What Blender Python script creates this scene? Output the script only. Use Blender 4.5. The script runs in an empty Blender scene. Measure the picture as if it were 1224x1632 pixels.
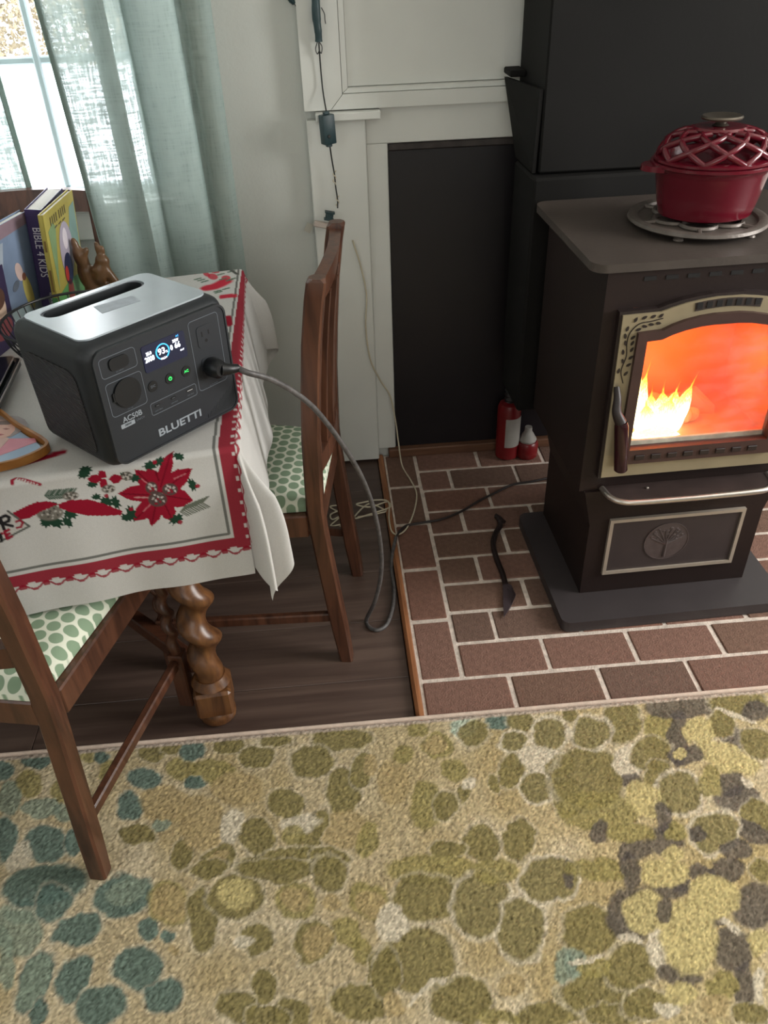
import bpy, bmesh, math, random
import numpy as np
from mathutils import Matrix, Vector
R = math.radians
rng = np.random.default_rng(7)
random.seed(7)
SC = bpy.context.scene
COL = SC.collection

# ------------------------------------------------------------------ camera
FPX, PITCH, YAW, ROLL, CAMH = 1283.917, 0.630097, 0.0615441, -0.0391040, 1.384588
def _axes():
    cy, sy = math.cos(YAW), math.sin(YAW)
    fw = np.array([sy*math.cos(PITCH), cy*math.cos(PITCH), -math.sin(PITCH)])
    rt = np.array([cy, -sy, 0.0]); up = np.cross(rt, fw)
    r = math.cos(ROLL)*rt + math.sin(ROLL)*up
    u = -math.sin(ROLL)*rt + math.cos(ROLL)*up
    return r, u, fw
AR, AU, AF = _axes()
CAMP = np.array([0, 0, CAMH])
cam = bpy.data.cameras.new('camera'); camo = bpy.data.objects.new('camera', cam); COL.objects.link(camo)
cam.sensor_fit = 'VERTICAL'; cam.sensor_height = 36.0; cam.lens = FPX/1632*36; cam.clip_start = .02
mw = Matrix.Identity(4)
for i in range(3):
    mw[i][0] = AR[i]; mw[i][1] = AU[i]; mw[i][2] = -AF[i]; mw[i][3] = CAMP[i]
camo.matrix_world = mw
SC.camera = camo

# ------------------------------------------------------------------ world, lights, exposure
SC.view_settings.view_transform = 'Standard'; SC.view_settings.look = 'None'
SC.view_settings.gamma = 1.0; SC.view_settings.use_curve_mapping = False
SC.view_settings.exposure = 0.32
SC.cycles.use_denoising = True
SC.cycles.max_bounces = 8
SC.cycles.sample_clamp_indirect = 6.0
wd = bpy.data.worlds.new('overcast_sky'); SC.world = wd; wd.use_nodes = True
wd.node_tree.nodes['Background'].inputs[0].default_value = (.92, .96, 1.0, 1)
wd.node_tree.nodes['Background'].inputs[1].default_value = 7.0
def area(name, loc, target, sx, sy, power, col):
    l = bpy.data.lights.new(name, 'AREA'); l.shape = 'RECTANGLE'; l.size = sx; l.size_y = sy
    l.energy = power; l.color = col
    o = bpy.data.objects.new(name, l); COL.objects.link(o); o.location = loc
    o.rotation_euler = (Vector(target)-Vector(loc)).to_track_quat('-Z', 'Y').to_euler()
    return o
# daylight entering by the window of the unseen right wall of the room
area('daylight_right_window', (2.93, .75, 1.50), (0, .75, 1.2), 1.3, 1.2, 76, (1.0, .985, .96))
area('fill_light_rear', (.3, -2.42, 1.60), (.1, 1.5, .8), 2.0, 1.2, 17, (1.0, .985, .96))  # added fill light behind the camera, no window in the rear wall
area('area_light_left', (-1.83, -.6, 1.55), (0, .2, .4), 1.2, 1.2, 8, (.93, .97, 1.0))  # cool area light just inside the left wall, no window built there

# ------------------------------------------------------------------ pixel -> place
def ray(x, y): return (x-612)/FPX*AR - (y-816)/FPX*AU + AF
def on_z(x, y, z=0.0): d = ray(x, y); return CAMP + d*((z-CAMH)/d[2])
def on_y(x, y, Y): d = ray(x, y); return CAMP + d*(Y/d[1])
def on_plane(x, y, p0, n):
    d = ray(x, y); p0 = np.asarray(p0, float); n = np.asarray(n, float)
    return CAMP + d*((p0-CAMP)@n/(d@n))

# ------------------------------------------------------------------ materials
def lin(c):
    c = np.asarray(c, float)/255.0
    return tuple(np.where(c <= .04045, c/12.92, ((c+.055)/1.055)**2.4))
def _new(name):
    m = bpy.data.materials.new(name); m.use_nodes = True
    nt = m.node_tree; b = nt.nodes['Principled BSDF']
    return m, nt, b
def N(nt, t, **kw):
    n = nt.nodes.new(t)
    for k, v in kw.items(): setattr(n, k, v)
    return n
def pm(name, col, rough=.5, metal=0, var=.08, scale=12, bump=0, bscale=90, spec=.5, coat=0, stretch=None, det=4):
    m, nt, b = _new(name); L = nt.links
    c = np.array(lin(col))
    tc = N(nt, 'ShaderNodeTexCoord'); mp = N(nt, 'ShaderNodeMapping')
    if stretch: mp.inputs['Scale'].default_value = stretch
    L.new(tc.outputs['Object'], mp.inputs['Vector'])
    no = N(nt, 'ShaderNodeTexNoise'); no.inputs['Scale'].default_value = scale; no.inputs['Detail'].default_value = det
    L.new(mp.outputs[0], no.inputs['Vector'])
    rp = N(nt, 'ShaderNodeValToRGB')
    rp.color_ramp.elements[0].position = .3; rp.color_ramp.elements[1].position = .7
    rp.color_ramp.elements[0].color = (*np.clip(c*(1-var), 0, 1), 1); rp.color_ramp.elements[1].color = (*np.clip(c*(1+var), 0, 1), 1)
    L.new(no.outputs['Fac'], rp.inputs[0]); L.new(rp.outputs[0], b.inputs['Base Color'])
    b.inputs['Roughness'].default_value = rough; b.inputs['Metallic'].default_value = metal
    b.inputs['Specular IOR Level'].default_value = spec; b.inputs['Coat Weight'].default_value = coat
    if bump:
        n2 = N(nt, 'ShaderNodeTexNoise'); n2.inputs['Scale'].default_value = bscale; n2.inputs['Detail'].default_value = 3
        L.new(mp.outputs[0], n2.inputs['Vector'])
        bp = N(nt, 'ShaderNodeBump'); bp.inputs['Strength'].default_value = bump; bp.inputs['Distance'].default_value = .004
        L.new(n2.outputs['Fac'], bp.inputs['Height']); L.new(bp.outputs[0], b.inputs['Normal'])
    return m
def wood(name, c1, c2, axis=0, scale=9, rough=.45, ratio=14, spec=.4):
    st = [ratio]*3; st[axis] = 1.0
    m, nt, b = _new(name); L = nt.links
    tc = N(nt, 'ShaderNodeTexCoord'); mp = N(nt, 'ShaderNodeMapping'); mp.inputs['Scale'].default_value = st
    L.new(tc.outputs['Object'], mp.inputs[0])
    no = N(nt, 'ShaderNodeTexNoise'); no.inputs['Scale'].default_value = scale; no.inputs['Detail'].default_value = 6; no.inputs['Distortion'].default_value = .6
    oi = N(nt, 'ShaderNodeObjectInfo')
    ad = N(nt, 'ShaderNodeVectorMath', operation='ADD'); L.new(mp.outputs[0], ad.inputs[0])
    cv = N(nt, 'ShaderNodeVectorMath', operation='SCALE'); cv.inputs[0].default_value = (17, 11, 23); L.new(oi.outputs['Random'], cv.inputs['Scale'])
    L.new(cv.outputs[0], ad.inputs[1]); L.new(ad.outputs[0], no.inputs['Vector'])
    rp = N(nt, 'ShaderNodeValToRGB'); rp.color_ramp.elements[0].position = .32; rp.color_ramp.elements[1].position = .68
    rp.color_ramp.elements[0].color = (*lin(c1), 1); rp.color_ramp.elements[1].color = (*lin(c2), 1)
    L.new(no.outputs['Fac'], rp.inputs[0]); L.new(rp.outputs[0], b.inputs['Base Color'])
    b.inputs['Roughness'].default_value = rough; b.inputs['Specular IOR Level'].default_value = spec
    bp = N(nt, 'ShaderNodeBump'); bp.inputs['Strength'].default_value = .15; bp.inputs['Distance'].default_value = .002
    L.new(no.outputs['Fac'], bp.inputs['Height']); L.new(bp.outputs[0], b.inputs['Normal'])
    return m
def emit(name, col, s):
    m, nt, b = _new(name)
    b.inputs['Base Color'].default_value = (0, 0, 0, 1)
    b.inputs['Emission Color'].default_value = (*lin(col), 1); b.inputs['Emission Strength'].default_value = s
    return m
def vcol(name, rough=.9, spec=.1, bump=0, bscale=600, sheen=0):
    m, nt, b = _new(name); L = nt.links
    a = N(nt, 'ShaderNodeVertexColor'); a.layer_name = 'dye'
    no = N(nt, 'ShaderNodeTexNoise'); no.inputs['Scale'].default_value = bscale; no.inputs['Detail'].default_value = 2
    tc = N(nt, 'ShaderNodeTexCoord'); L.new(tc.outputs['Object'], no.inputs['Vector'])
    mx = N(nt, 'ShaderNodeMix', data_type='RGBA', blend_type='MULTIPLY'); mx.inputs['Factor'].default_value = .25
    L.new(a.outputs['Color'], mx.inputs['A']); L.new(no.outputs['Fac'], mx.inputs['B'])
    L.new(mx.outputs['Result'], b.inputs['Base Color'])
    b.inputs['Roughness'].default_value = rough; b.inputs['Specular IOR Level'].default_value = spec
    b.inputs['Sheen Weight'].default_value = sheen
    if bump:
        bp = N(nt, 'ShaderNodeBump'); bp.inputs['Strength'].default_value = bump; bp.inputs['Distance'].default_value = .002
        L.new(no.outputs['Fac'], bp.inputs['Height']); L.new(bp.outputs[0], b.inputs['Normal'])
    return m

# ------------------------------------------------------------------ shapes: every function returns (verts, faces)
def box(x0, x1, y0, y1, z0, z1, bev=0, seg=1):
    bm = bmesh.new(); bmesh.ops.create_cube(bm, size=1)
    for v in bm.verts:
        v.co = Vector((x0+(v.co.x+.5)*(x1-x0), y0+(v.co.y+.5)*(y1-y0), z0+(v.co.z+.5)*(z1-z0)))
    if bev: bmesh.ops.bevel(bm, geom=list(bm.edges), offset=bev, segments=seg, affect='EDGES', profile=.5)
    return grab(bm)
def grab(bm):
    bm.verts.ensure_lookup_table(); bm.verts.index_update()
    V = np.array([v.co[:] for v in bm.verts]); F = [[v.index for v in f.verts] for f in bm.faces]
    bm.free(); return V, F
def join(*parts):
    V = []; F = []; k = 0
    for v, f in parts:
        V.append(np.asarray(v, float)); F += [[i+k for i in q] for q in f]; k += len(v)
    return np.concatenate(V), F
def tr(vf, M):
    V, F = vf; M = np.array(M); V = np.asarray(V, float)
    return V@M[:3, :3].T + M[:3, 3], F
def prism(poly, lo, hi, axis='z'):
    """polygon (a,b) extruded along an axis: z -> (a,b,h), y -> (a,h,b), x -> (h,a,b)"""
    n = len(poly); V = []
    for h in (lo, hi):
        for a, b in poly:
            V.append({'z': (a, b, h), 'y': (a, h, b), 'x': (h, a, b)}[axis])
    F = [[i, (i+1) % n, n+(i+1) % n, n+i] for i in range(n)] + [list(range(n))[::-1], list(range(n, 2*n))]
    return np.array(V), F
def ring(outer, inner, lo, hi, axis='y'):
    n = len(outer); V = []
    m = {'z': lambda a, b, h: (a, b, h), 'y': lambda a, b, h: (a, h, b), 'x': lambda a, b, h: (h, a, b)}[axis]
    for lp, h in ((outer, lo), (inner, lo), (inner, hi), (outer, hi)):
        V += [m(a, b, h) for a, b in lp]
    F = []
    for k in range(4):
        for i in range(n):
            j = (i+1) % n; k2 = (k+1) % 4
            F.append([k*n+i, k*n+j, k2*n+j, k2*n+i])
    return np.array(V), F
def rrect(x0, x1, y0, y1, r, seg=6):
    P = []
    for cx, cy, a0 in ((x1-r, y1-r, 0), (x0+r, y1-r, 90), (x0+r, y0+r, 180), (x1-r, y0+r, 270)):
        for i in range(seg+1):
            a = R(a0+90*i/seg); P.append((cx+r*math.cos(a), cy+r*math.sin(a)))
    return P
def catmull(P, n=8):
    P = np.asarray(P, float); Q = np.vstack([2*P[0]-P[1], P, 2*P[-1]-P[-2]]); out = []
    for i in range(1, len(Q)-2):
        for t in np.arange(n)/n:
            a, b, c, d = Q[i-1], Q[i], Q[i+1], Q[i+2]
            out.append(.5*((2*b)+(c-a)*t+(2*a-5*b+4*c-d)*t*t+(3*b-a-3*c+d)*t**3))
    out.append(P[-1]); return np.array(out)
def tube(P, r, n=8, cap=True, closed=False):
    P = np.asarray(P, float); k = len(P); rs = np.broadcast_to(np.asarray(r, float), (k,))
    T = np.gradient(P, axis=0) if not closed else (np.roll(P, -1, 0)-np.roll(P, 1, 0))
    T /= np.linalg.norm(T, axis=1)[:, None]+1e-12
    a = np.array([0, 0, 1.0]) if abs(T[0][2]) < .9 else np.array([1.0, 0, 0])
    u = np.cross(T[0], a); u /= np.linalg.norm(u); V = []
    for i in range(k):
        u = u-T[i]*(u@T[i]); u /= np.linalg.norm(u); w = np.cross(T[i], u)
        for j in range(n):
            t = 2*math.pi*j/n; V.append(P[i]+rs[i]*(math.cos(t)*u+math.sin(t)*w))
    F = []
    for i in range(k if closed else k-1):
        for j in range(n):
            i2 = (i+1) % k; F.append([i*n+j, i*n+(j+1) % n, i2*n+(j+1) % n, i2*n+j])
    if cap and not closed: F += [list(range(n))[::-1], [(k-1)*n+j for j in range(n)]]
    return np.array(V), F
def lathe(prof, n=32, sx=1, sy=1):
    V = []; F = []
    for r, z in prof:
        for j in range(n):
            t = 2*math.pi*j/n; V.append((r*sx*math.cos(t), r*sy*math.sin(t), z))
    k = len(prof)
    for i in range(k-1):
        for j in range(n): F.append([i*n+j, i*n+(j+1) % n, (i+1)*n+(j+1) % n, (i+1)*n+j])
    F += [list(range(n))[::-1], [(k-1)*n+j for j in range(n)]]
    return np.array(V), F
def ellipsoid(c, r, rot=None, n=12, m=8):
    V = [(0, 0, 1)]; F = []
    for i in range(1, m):
        for j in range(n):
            a = math.pi*i/m; t = 2*math.pi*j/n; V.append((math.sin(a)*math.cos(t), math.sin(a)*math.sin(t), math.cos(a)))
    V.append((0, 0, -1)); V = np.array(V)*np.asarray(r)
    if rot is not None: V = V@np.array(rot.to_3x3()).T
    for j in range(n): F.append([0, 1+j, 1+(j+1) % n])
    for i in range(m-2):
        for j in range(n): F.append([1+i*n+j, 1+(i+1)*n+j, 1+(i+1)*n+(j+1) % n, 1+i*n+(j+1) % n])
    last = len(V)-1
    for j in range(n): F.append([last, 1+(m-2)*n+(j+1) % n, 1+(m-2)*n+j])
    return V+np.asarray(c), F
def modded(vf, setup):
    me = bpy.data.meshes.new('tmp'); me.from_pydata([tuple(v) for v in vf[0]], [], vf[1]); me.update()
    o = bpy.data.objects.new('tmp', me); COL.objects.link(o); extra = setup(o) or []
    dg = bpy.context.evaluated_depsgraph_get(); m2 = bpy.data.meshes.new_from_object(o.evaluated_get(dg))
    V = np.array([v.co[:] for v in m2.vertices]); F = [list(p.vertices) for p in m2.polygons]
    for x in [o]+extra: bpy.data.objects.remove(x)
    bpy.data.meshes.remove(m2); bpy.data.meshes.remove(me)
    return V, F
def blob(parts, voxel):
    def s(o):
        m = o.modifiers.new('r', 'REMESH'); m.mode = 'VOXEL'; m.voxel_size = voxel
        k = o.modifiers.new('s', 'SMOOTH'); k.iterations = 4; k.factor = .5
    return modded(join(*parts), s)
def text(body, size, ext=.0004, sx=1.0, align='CENTER', bold=0.0):
    c = bpy.data.curves.new('t', 'FONT'); c.body = body; c.size = size; c.extrude = ext; c.align_x = align; c.align_y = 'CENTER'
    c.resolution_u = 3; c.offset = bold
    o = bpy.data.objects.new('t', c); COL.objects.link(o)
    dg = bpy.context.evaluated_depsgraph_get(); me = bpy.data.meshes.new_from_object(o.evaluated_get(dg))
    V = np.array([v.co[:] for v in me.vertices]); F = [list(p.vertices) for p in me.polygons]
    bpy.data.objects.remove(o); bpy.data.curves.remove(c); bpy.data.meshes.remove(me)
    V[:, 0] *= sx
    return V, F

# ------------------------------------------------------------------ objects
WM = {}
def mk(name, vf, mat, parent=None, smooth=0, M=None, dye=None):
    V, F = tr(vf, M) if M is not None else vf
    V = np.asarray(V, float); c = (V.min(0)+V.max(0))/2
    if parent is None: c[2] = V[:, 2].min()
    me = bpy.data.meshes.new(name); me.from_pydata((V-c).tolist(), [], F); me.update()
    bm = bmesh.new(); bm.from_mesh(me); bmesh.ops.recalc_face_normals(bm, faces=bm.faces) if len(F) < 20000 else None
    if len(F) < 20000: bm.to_mesh(me)
    bm.free()
    if smooth:
        me.polygons.foreach_set('use_smooth', [True]*len(me.polygons)); me.set_sharp_from_angle(angle=R(smooth))
    if dye is not None:
        at = me.color_attributes.new('dye', 'FLOAT_COLOR', 'POINT')
        buf = np.ones((len(V), 4)); buf[:, :3] = dye; at.data.foreach_set('color', buf.ravel())
    if mat is not None: me.materials.append(mat)
    return put(name, me, c, parent)
def put(name, me, c, parent=None):
    o = bpy.data.objects.new(name, me); COL.objects.link(o); o.location = c
    if parent is not None:
        o.parent = parent; o.matrix_parent_inverse = WM[parent.name].inverted()
    WM[o.name] = Matrix.Translation(Vector(c)); return o
def tag(o, label=None, cat=None, group=None, kind=None):
    if label: o['label'] = label
    if cat: o['category'] = cat
    if group: o['group'] = group
    if kind: o['kind'] = kind
    return o
def thing(name, loc, label, cat, group=None, rz=0, kind=None):
    o = bpy.data.objects.new(name, None); COL.objects.link(o); o.location = loc; o.rotation_euler = (0, 0, rz); o.empty_display_size = .05
    WM[o.name] = Matrix.Translation(Vector(loc)) @ Matrix.Rotation(rz, 4, 'Z')
    return tag(o, label, cat, group, kind)
def dup(root, loc, rz, label):
    def cp(o, par):
        c = o.copy(); COL.objects.link(c); c.parent = par
        if par is not None: c.matrix_parent_inverse = o.matrix_parent_inverse.copy()
        for ch in o.children: cp(ch, c)
        return c
    r = cp(root, None); r.location = loc; r.rotation_euler = (0, 0, rz); r['label'] = label
    return r

# ------------------------------------------------------------------ room shell
WALLP = pm('painted_plaster', (203, 205, 199), .8, var=.03, scale=3, bump=.12, bscale=140)
WHITE = pm('white_trim_paint', (222, 223, 217), .55, var=.04, scale=5, bump=.1, bscale=60)
CEIL = pm('ceiling_paint', (235, 233, 226), .9, var=.02)
YW = 2.215
X0, X1, Y0, Y1, ZC = -1.9, 3.0, -2.5, 2.26, 2.45
wx0, wx1, wz0, wz1 = -1.28, -.395, .835, 2.02
tag(mk('wall_back', join(box(X0, wx0, YW, YW+.12, -.03, ZC), box(wx1, X1, YW, YW+.12, -.03, ZC),
                         box(wx0, wx1, YW, YW+.12, -.03, wz0), box(wx0, wx1, YW, YW+.12, wz1, ZC)), WALLP), 'grey white plastered wall with the window', None, kind='structure')
tag(mk('wall_left', box(X0-.1, X0, Y0, YW+.12, -.03, ZC), WALLP), kind='structure')
tag(mk('wall_right', box(X1, X1+.1, Y0, YW+.12, -.03, ZC), WALLP), kind='structure')
tag(mk('wall_rear', box(X0-.1, X1+.1, Y0-.1, Y0, -.03, ZC), WALLP), kind='structure')
tag(mk('ceiling', box(X0-.1, X1+.1, Y0-.1, YW+.12, ZC, ZC+.08), CEIL), kind='structure')

PLANK = wood('dark_laminate', (72, 56, 50), (98, 80, 71), 0, 2.2, .42, 16, .5)
fl = tag(mk('floor', box(X0, X1, Y0, YW+.12, -.04, -.0165), pm('floor_substrate', (46, 36, 32), .8)), 'dark wood plank floor', None, kind='structure')
PW = .19
for k in range(8):
    y1 = 2.213-k*PW; y0 = y1-PW+.0012
    xs = [X0]+sorted(x for x in ((-1.25+.47*k) % 1.25 + X0 + .1, (-1.25+.47*k) % 1.25 + X0 + 1.35) if X0+.1 < x < .05)+[.121]
    for a, b in zip(xs[:-1], xs[1:]):
        mk('plank', box(a+.0006, b-.0006, y0, y1, -.0165, -.010, .0012), PLANK, fl)

# brick hearth
BRICKM = []
for i, c in enumerate([(121, 92, 80), (116, 90, 77), (127, 96, 84), (110, 87, 76), (124, 91, 78)]):
    BRICKM.append(pm('hearth_brick_clay_%d' % i, c, .85, var=.17, scale=75, bump=.7, bscale=260, spec=.2, det=8))
MORTAR = pm('mortar', (208, 194, 182), .95, var=.2, scale=60, bump=.5, bscale=220, spec=.1)
he = tag(mk('hearth', box(.141, 1.75, 1.02, 2.205, -.03, -.0035), MORTAR), 'brick hearth floor with pale mortar joints', 'hearth', kind='structure')
XF, YC, PY, PX = .2399, 1.2382, .10713, .2045
bmesh_cache = {}
def brick(x0, x1, y0, y1):
    j = .0045; w, h = round(x1-x0-2*j, 4), round(y1-y0-2*j, 4)
    key = (w, h, random.randrange(len(BRICKM)))
    if key not in bmesh_cache:
        V, F = box(-w/2, w/2, -h/2, h/2, -.028, 0, .003)
        me = bpy.data.meshes.new('brick'); me.from_pydata(V.tolist(), [], F); me.materials.append(BRICKM[key[2]]); bmesh_cache[key] = me
    o = put('brick', bmesh_cache[key], ((x0+x1)/2+random.uniform(-.0008, .0008), (y0+y1)/2+random.uniform(-.0008, .0008), random.uniform(-.0016, .0004)), he)
    o.rotation_euler = (0, 0, random.uniform(-.006, .006)); o.scale = (random.uniform(.985, 1.008), random.uniform(.97, 1.012), 1)
ys = [YC+.0, 1.431, 1.629, 1.828, 2.018, 2.203]
for a, b in zip(ys[:-1], ys[1:]): brick(.142, XF, a, b)
XE = 1.72
def row(k, first):
    y0 = YC+k*PY; y1 = min(y0+PY, 2.203); x = XF if k >= 0 else .142
    nx = first
    while x < XE:
        e = min(nx, XE)
        if e-x > .03: brick(x, e, y0, y1)
        x = e; nx = e+PX
for k, f in {-2: .246, -1: .344, 0: XF+PX, 1: .342, 2: .446, 3: .344, 4: .439, 5: .338, 6: .434, 7: .335, 8: .436}.items(): row(k, f)
tr1 = wood('hearth_edge_wood', (128, 82, 52), (168, 112, 74), 1, 6, .5)
P0e, P1e = on_z(672, 1140, .004), on_z(605, 731, .004)
prof = [(-.011, -.0165), (.007, -.0165), (.007, .000), (.004, .0055), (-.004, .0065), (-.011, .001)]
V = [(P[0]+a, P[1], b) for P in ((.1335, 1.00, 0), (.1335, 2.2, 0)) for a, b in prof]
n = len(prof)
tag(mk('trim_1', (np.array(V), [[i, (i+1) % n, n+(i+1) % n, n+i] for i in range(n)]+[list(range(n))[::-1], list(range(n, 2*n))]), tr1, smooth=40), 'brown wooden edge strip between floor and brick hearth', kind='structure')

# window
FRAMEM = pm('window_frame_paint', (205, 216, 220), .5, var=.02)
win = thing('window_1', (-.9, YW+.05, wz0), 'white divided window behind the curtains', 'window', kind='structure')
yf = YW+.045; RB = .020
for a in (box(wx0, wx0+.04, yf, yf+.05, wz0, wz1, .004), box(wx1-.04, wx1, yf, yf+.05, wz0, wz1, .004)): mk('window_stile', a, FRAMEM, win)
for a in (box(wx0+.04, wx1-.04, yf, yf+.05, wz0, wz0+RB, .004), box(wx0+.04, wx1-.04, yf, yf+.05, wz1-.05, wz1, .004)): mk('window_rail', a, FRAMEM, win)
for x in (-.655, -.90, -1.145): mk('muntin', box(x-.009, x+.009, yf+.008, yf+.036, wz0+RB, wz1-.05, .004), FRAMEM, win)
for z in (1.146, 1.42, 1.70): mk('muntin', box(wx0+.04, wx1-.04, yf+.012, yf+.032, z-.009, z+.009, .004), FRAMEM, win)
mk('window_sill', box(wx0-.03, wx1+.03, YW-.035, YW+.045, wz0-.026, wz0-.004, .004), WHITE, win)
mk('window_apron', box(wx0, wx1+.02, YW-.014, YW-.001, wz0-.10, wz0-.027, .003), WHITE, win)
gl, nt, b = _new('window_glass')
nt.nodes.remove(b); t1 = N(nt, 'ShaderNodeBsdfTransparent'); g1 = N(nt, 'ShaderNodeBsdfGlossy'); g1.inputs['Roughness'].default_value = .02
mx = N(nt, 'ShaderNodeMixShader'); mx.inputs[0].default_value = .05
nt.links.new(t1.outputs[0], mx.inputs[1]); nt.links.new(g1.outputs[0], mx.inputs[2]); nt.links.new(mx.outputs[0], nt.nodes['Material Output'].inputs[0])
xs = [wx0+.04, -1.145, -.90, -.655, wx1-.04]; zs = [wz0+RB, 1.146, 1.42, 1.70, wz1-.05]
for i in range(4):
    for j in range(4): mk('pane', box(xs[i], xs[i+1], yf+.021, yf+.024, zs[j], zs[j+1]), gl, win)

# outdoors
SNOW = pm('snow', (244, 247, 252), .9, var=.02)
V = []; nx, ny = 24, 20
for j in range(ny):
    for i in range(nx):
        x = -9+18*i/(nx-1); y = YW+.5+13*j/(ny-1); V.append((x, y, .45+.06*math.sin(x*1.3+y)+.035*y))
F = [[j*nx+i, j*nx+i+1, (j+1)*nx+i+1, (j+1)*nx+i] for j in range(ny-1) for i in range(nx-1)]
tag(mk('snow_ground', (np.array(V), F), SNOW, smooth=60), 'bright snow covered ground outside the window', kind='structure')
LEAFO = pm('dry_foliage', (140, 127, 102), .9, var=.35, scale=8)
BARK = pm('grey_bark', (110, 96, 84), .9, var=.2)
def shrub(x, y, h, label, seed):
    rs = np.random.default_rng(seed)
    g0 = .40+.035*y; t = thing('garden_shrub', (x, y, g0), label, 'shrub', 'shrubs in the snow outside')
    tw = []
    for k in range(14):
        a = rs.uniform(0, 6.28); l = h*rs.uniform(.6, 1)
        P = [(x, y, g0-.03), (x+.12*math.cos(a)*h, y+.12*math.sin(a)*h, g0+l*.5), (x+.42*math.cos(a)*h, y+.42*math.sin(a)*h, g0+l)]
        tw.append(tube(catmull(P, 4), np.linspace(.010, .003, 9), 5))
    mk('stem', join(*tw), BARK, t)
    n = 5200
    a = rs.uniform(0, 6.28, n); rr = np.sqrt(rs.uniform(0, 1, n))*.52*h; zz = g0+h*rs.uniform(.0, 1.0, n)**1.1
    C = np.stack([x+rr*np.cos(a), y+rr*np.sin(a), zz], 1); V = []; F = []
    for i in range(n):
        u = rs.normal(size=3); u /= np.linalg.norm(u); w = np.cross(u, rs.normal(size=3)); w /= np.linalg.norm(w); s = rs.uniform(.012, .032)
        k = len(V); V += [C[i]-u*s, C[i]+w*s*.45, C[i]+u*s, C[i]-w*s*.45]; F.append([k, k+1, k+2, k+3])
    tag(mk('foliage', (np.array(V), F), LEAFO, t), kind='stuff')
for k, (x, y, h) in enumerate(((-1.35, 7.0, .95), (-2.40, 7.2, 1.0), (-3.5, 8.0, 1.1), (-2.2, 9.4, 1.3))):
    shrub(x, y, h, 'tan leafy shrub standing in the snow outside the window', 3+k)

# ------------------------------------------------------------------ fireplace surround
fs = thing('fireplace_surround', (.08, 2.2, 0), 'white painted wooden fireplace surround with pilaster and panelled overmantel', 'fireplace')
yb = YW-.0005
mk('pilaster', box(-.020, .126, 2.180, yb, .002, .9985, .0025), WHITE, fs)
mk('opening_strip', box(.1265, .181, 2.198, yb, .030, .934, .002), WHITE, fs)
mk('pilaster', box(1.430, 1.576, 2.180, yb, .002, .9985, .0025), WHITE, fs)
mk('opening_strip', box(1.375, 1.4295, 2.198, yb, .030, .934, .002), WHITE, fs)
mk('cap_block', box(1.393, 1.552, 2.155, 2.1965, .9990, 1.0175, .002), WHITE, fs)
mk('header_board', box(.1265, 1.4295, 2.197, yb, .9345, 1.0205, .002), WHITE, fs)
mk('cap_block', box(.004, .163, 2.155, 2.1965, .9990, 1.0175, .002), WHITE, fs)
def quadpan(a, y0, y1): return prism(a, y0, y1, 'y')
mk('stile', quadpan([(-.022, 1.021), (.042, 1.021), (.072, 1.054), (.072, 2.3), (-.022, 2.3)], 2.176, yb), WHITE, fs)
mk('stile', quadpan([(1.578, 1.021), (1.514, 1.021), (1.484, 1.054), (1.484, 2.3), (1.578, 2.3)], 2.176, yb), WHITE, fs)
mk('bottom_rail', quadpan([(.0435, 1.021), (1.5125, 1.021), (1.4825, 1.054), (.0735, 1.054)], 2.176, yb), WHITE, fs)
mk('bead', quadpan([(.0735, 1.056), (.0865, 1.066), (.0865, 2.3), (.0735, 2.3)], 2.186, yb), WHITE, fs)
mk('bead', quadpan([(.0745, 1.0552), (1.4815, 1.0552), (1.4685, 1.0655), (.0875, 1.0655)], 2.186, yb), WHITE, fs)
mk('panel', box(.088, 1.4825, 2.205, yb, 1.067, 2.3), WHITE, fs)
COVER = pm('black_sheet_metal', (23, 20, 25), .42, var=.15, scale=5, bump=.08, bscale=300)
fc = thing('fireplace_cover', (.4, 2.205, .03), 'black sheet metal panel closing off the fireplace opening', 'panel')
mk('sheet', box(.183, 1.373, 2.206, 2.2125, .030, .915, .001), COVER, fc)
mk('top_lip', box(.183, 1.373, 2.200, 2.2125, .916, .932, .002), pm('dusty_lip', (62, 56, 54), .7, var=.3, scale=30), fc)
tag(mk('trim_2', box(.158, 1.40, 2.186, yb, -.002, .0285, .003), wood('opening_base_wood', (92, 64, 48), (116, 82, 62), 0, 5)), 'brown wooden strip at the foot of the fireplace opening', kind='structure')

# ------------------------------------------------------------------ heat shield behind the stove
HS = pm('matt_black_steel', (22, 21, 20), .75, var=.12, scale=6, bump=.05, spec=.2)
hs = thing('heat_shield', (.9, 2.07, .91), 'tall black steel heat shield column standing behind the stove', 'heat shield')
mk('column', box(.506, 1.30, 1.925, 2.1745, .908, 2.3, .004), HS, hs)
wing = np.array([(.497, 2.094, .909), (.500, 1.93, .909), (.5045, 1.93, 1.082), (.476, 2.172, 1.076)])
nrm = np.array([-.008, 0, 0])
mk('side_wing', (np.concatenate([wing, wing+nrm]), [[0, 1, 2, 3], [7, 6, 5, 4], [0, 4, 5, 1], [1, 5, 6, 2], [2, 6, 7, 3], [3, 7, 4, 0]]), HS, hs)
mk('wing_lip', box(.466, .5055, 2.10, 2.1745, 1.0835, 1.098, .003), HS, hs)

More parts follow.
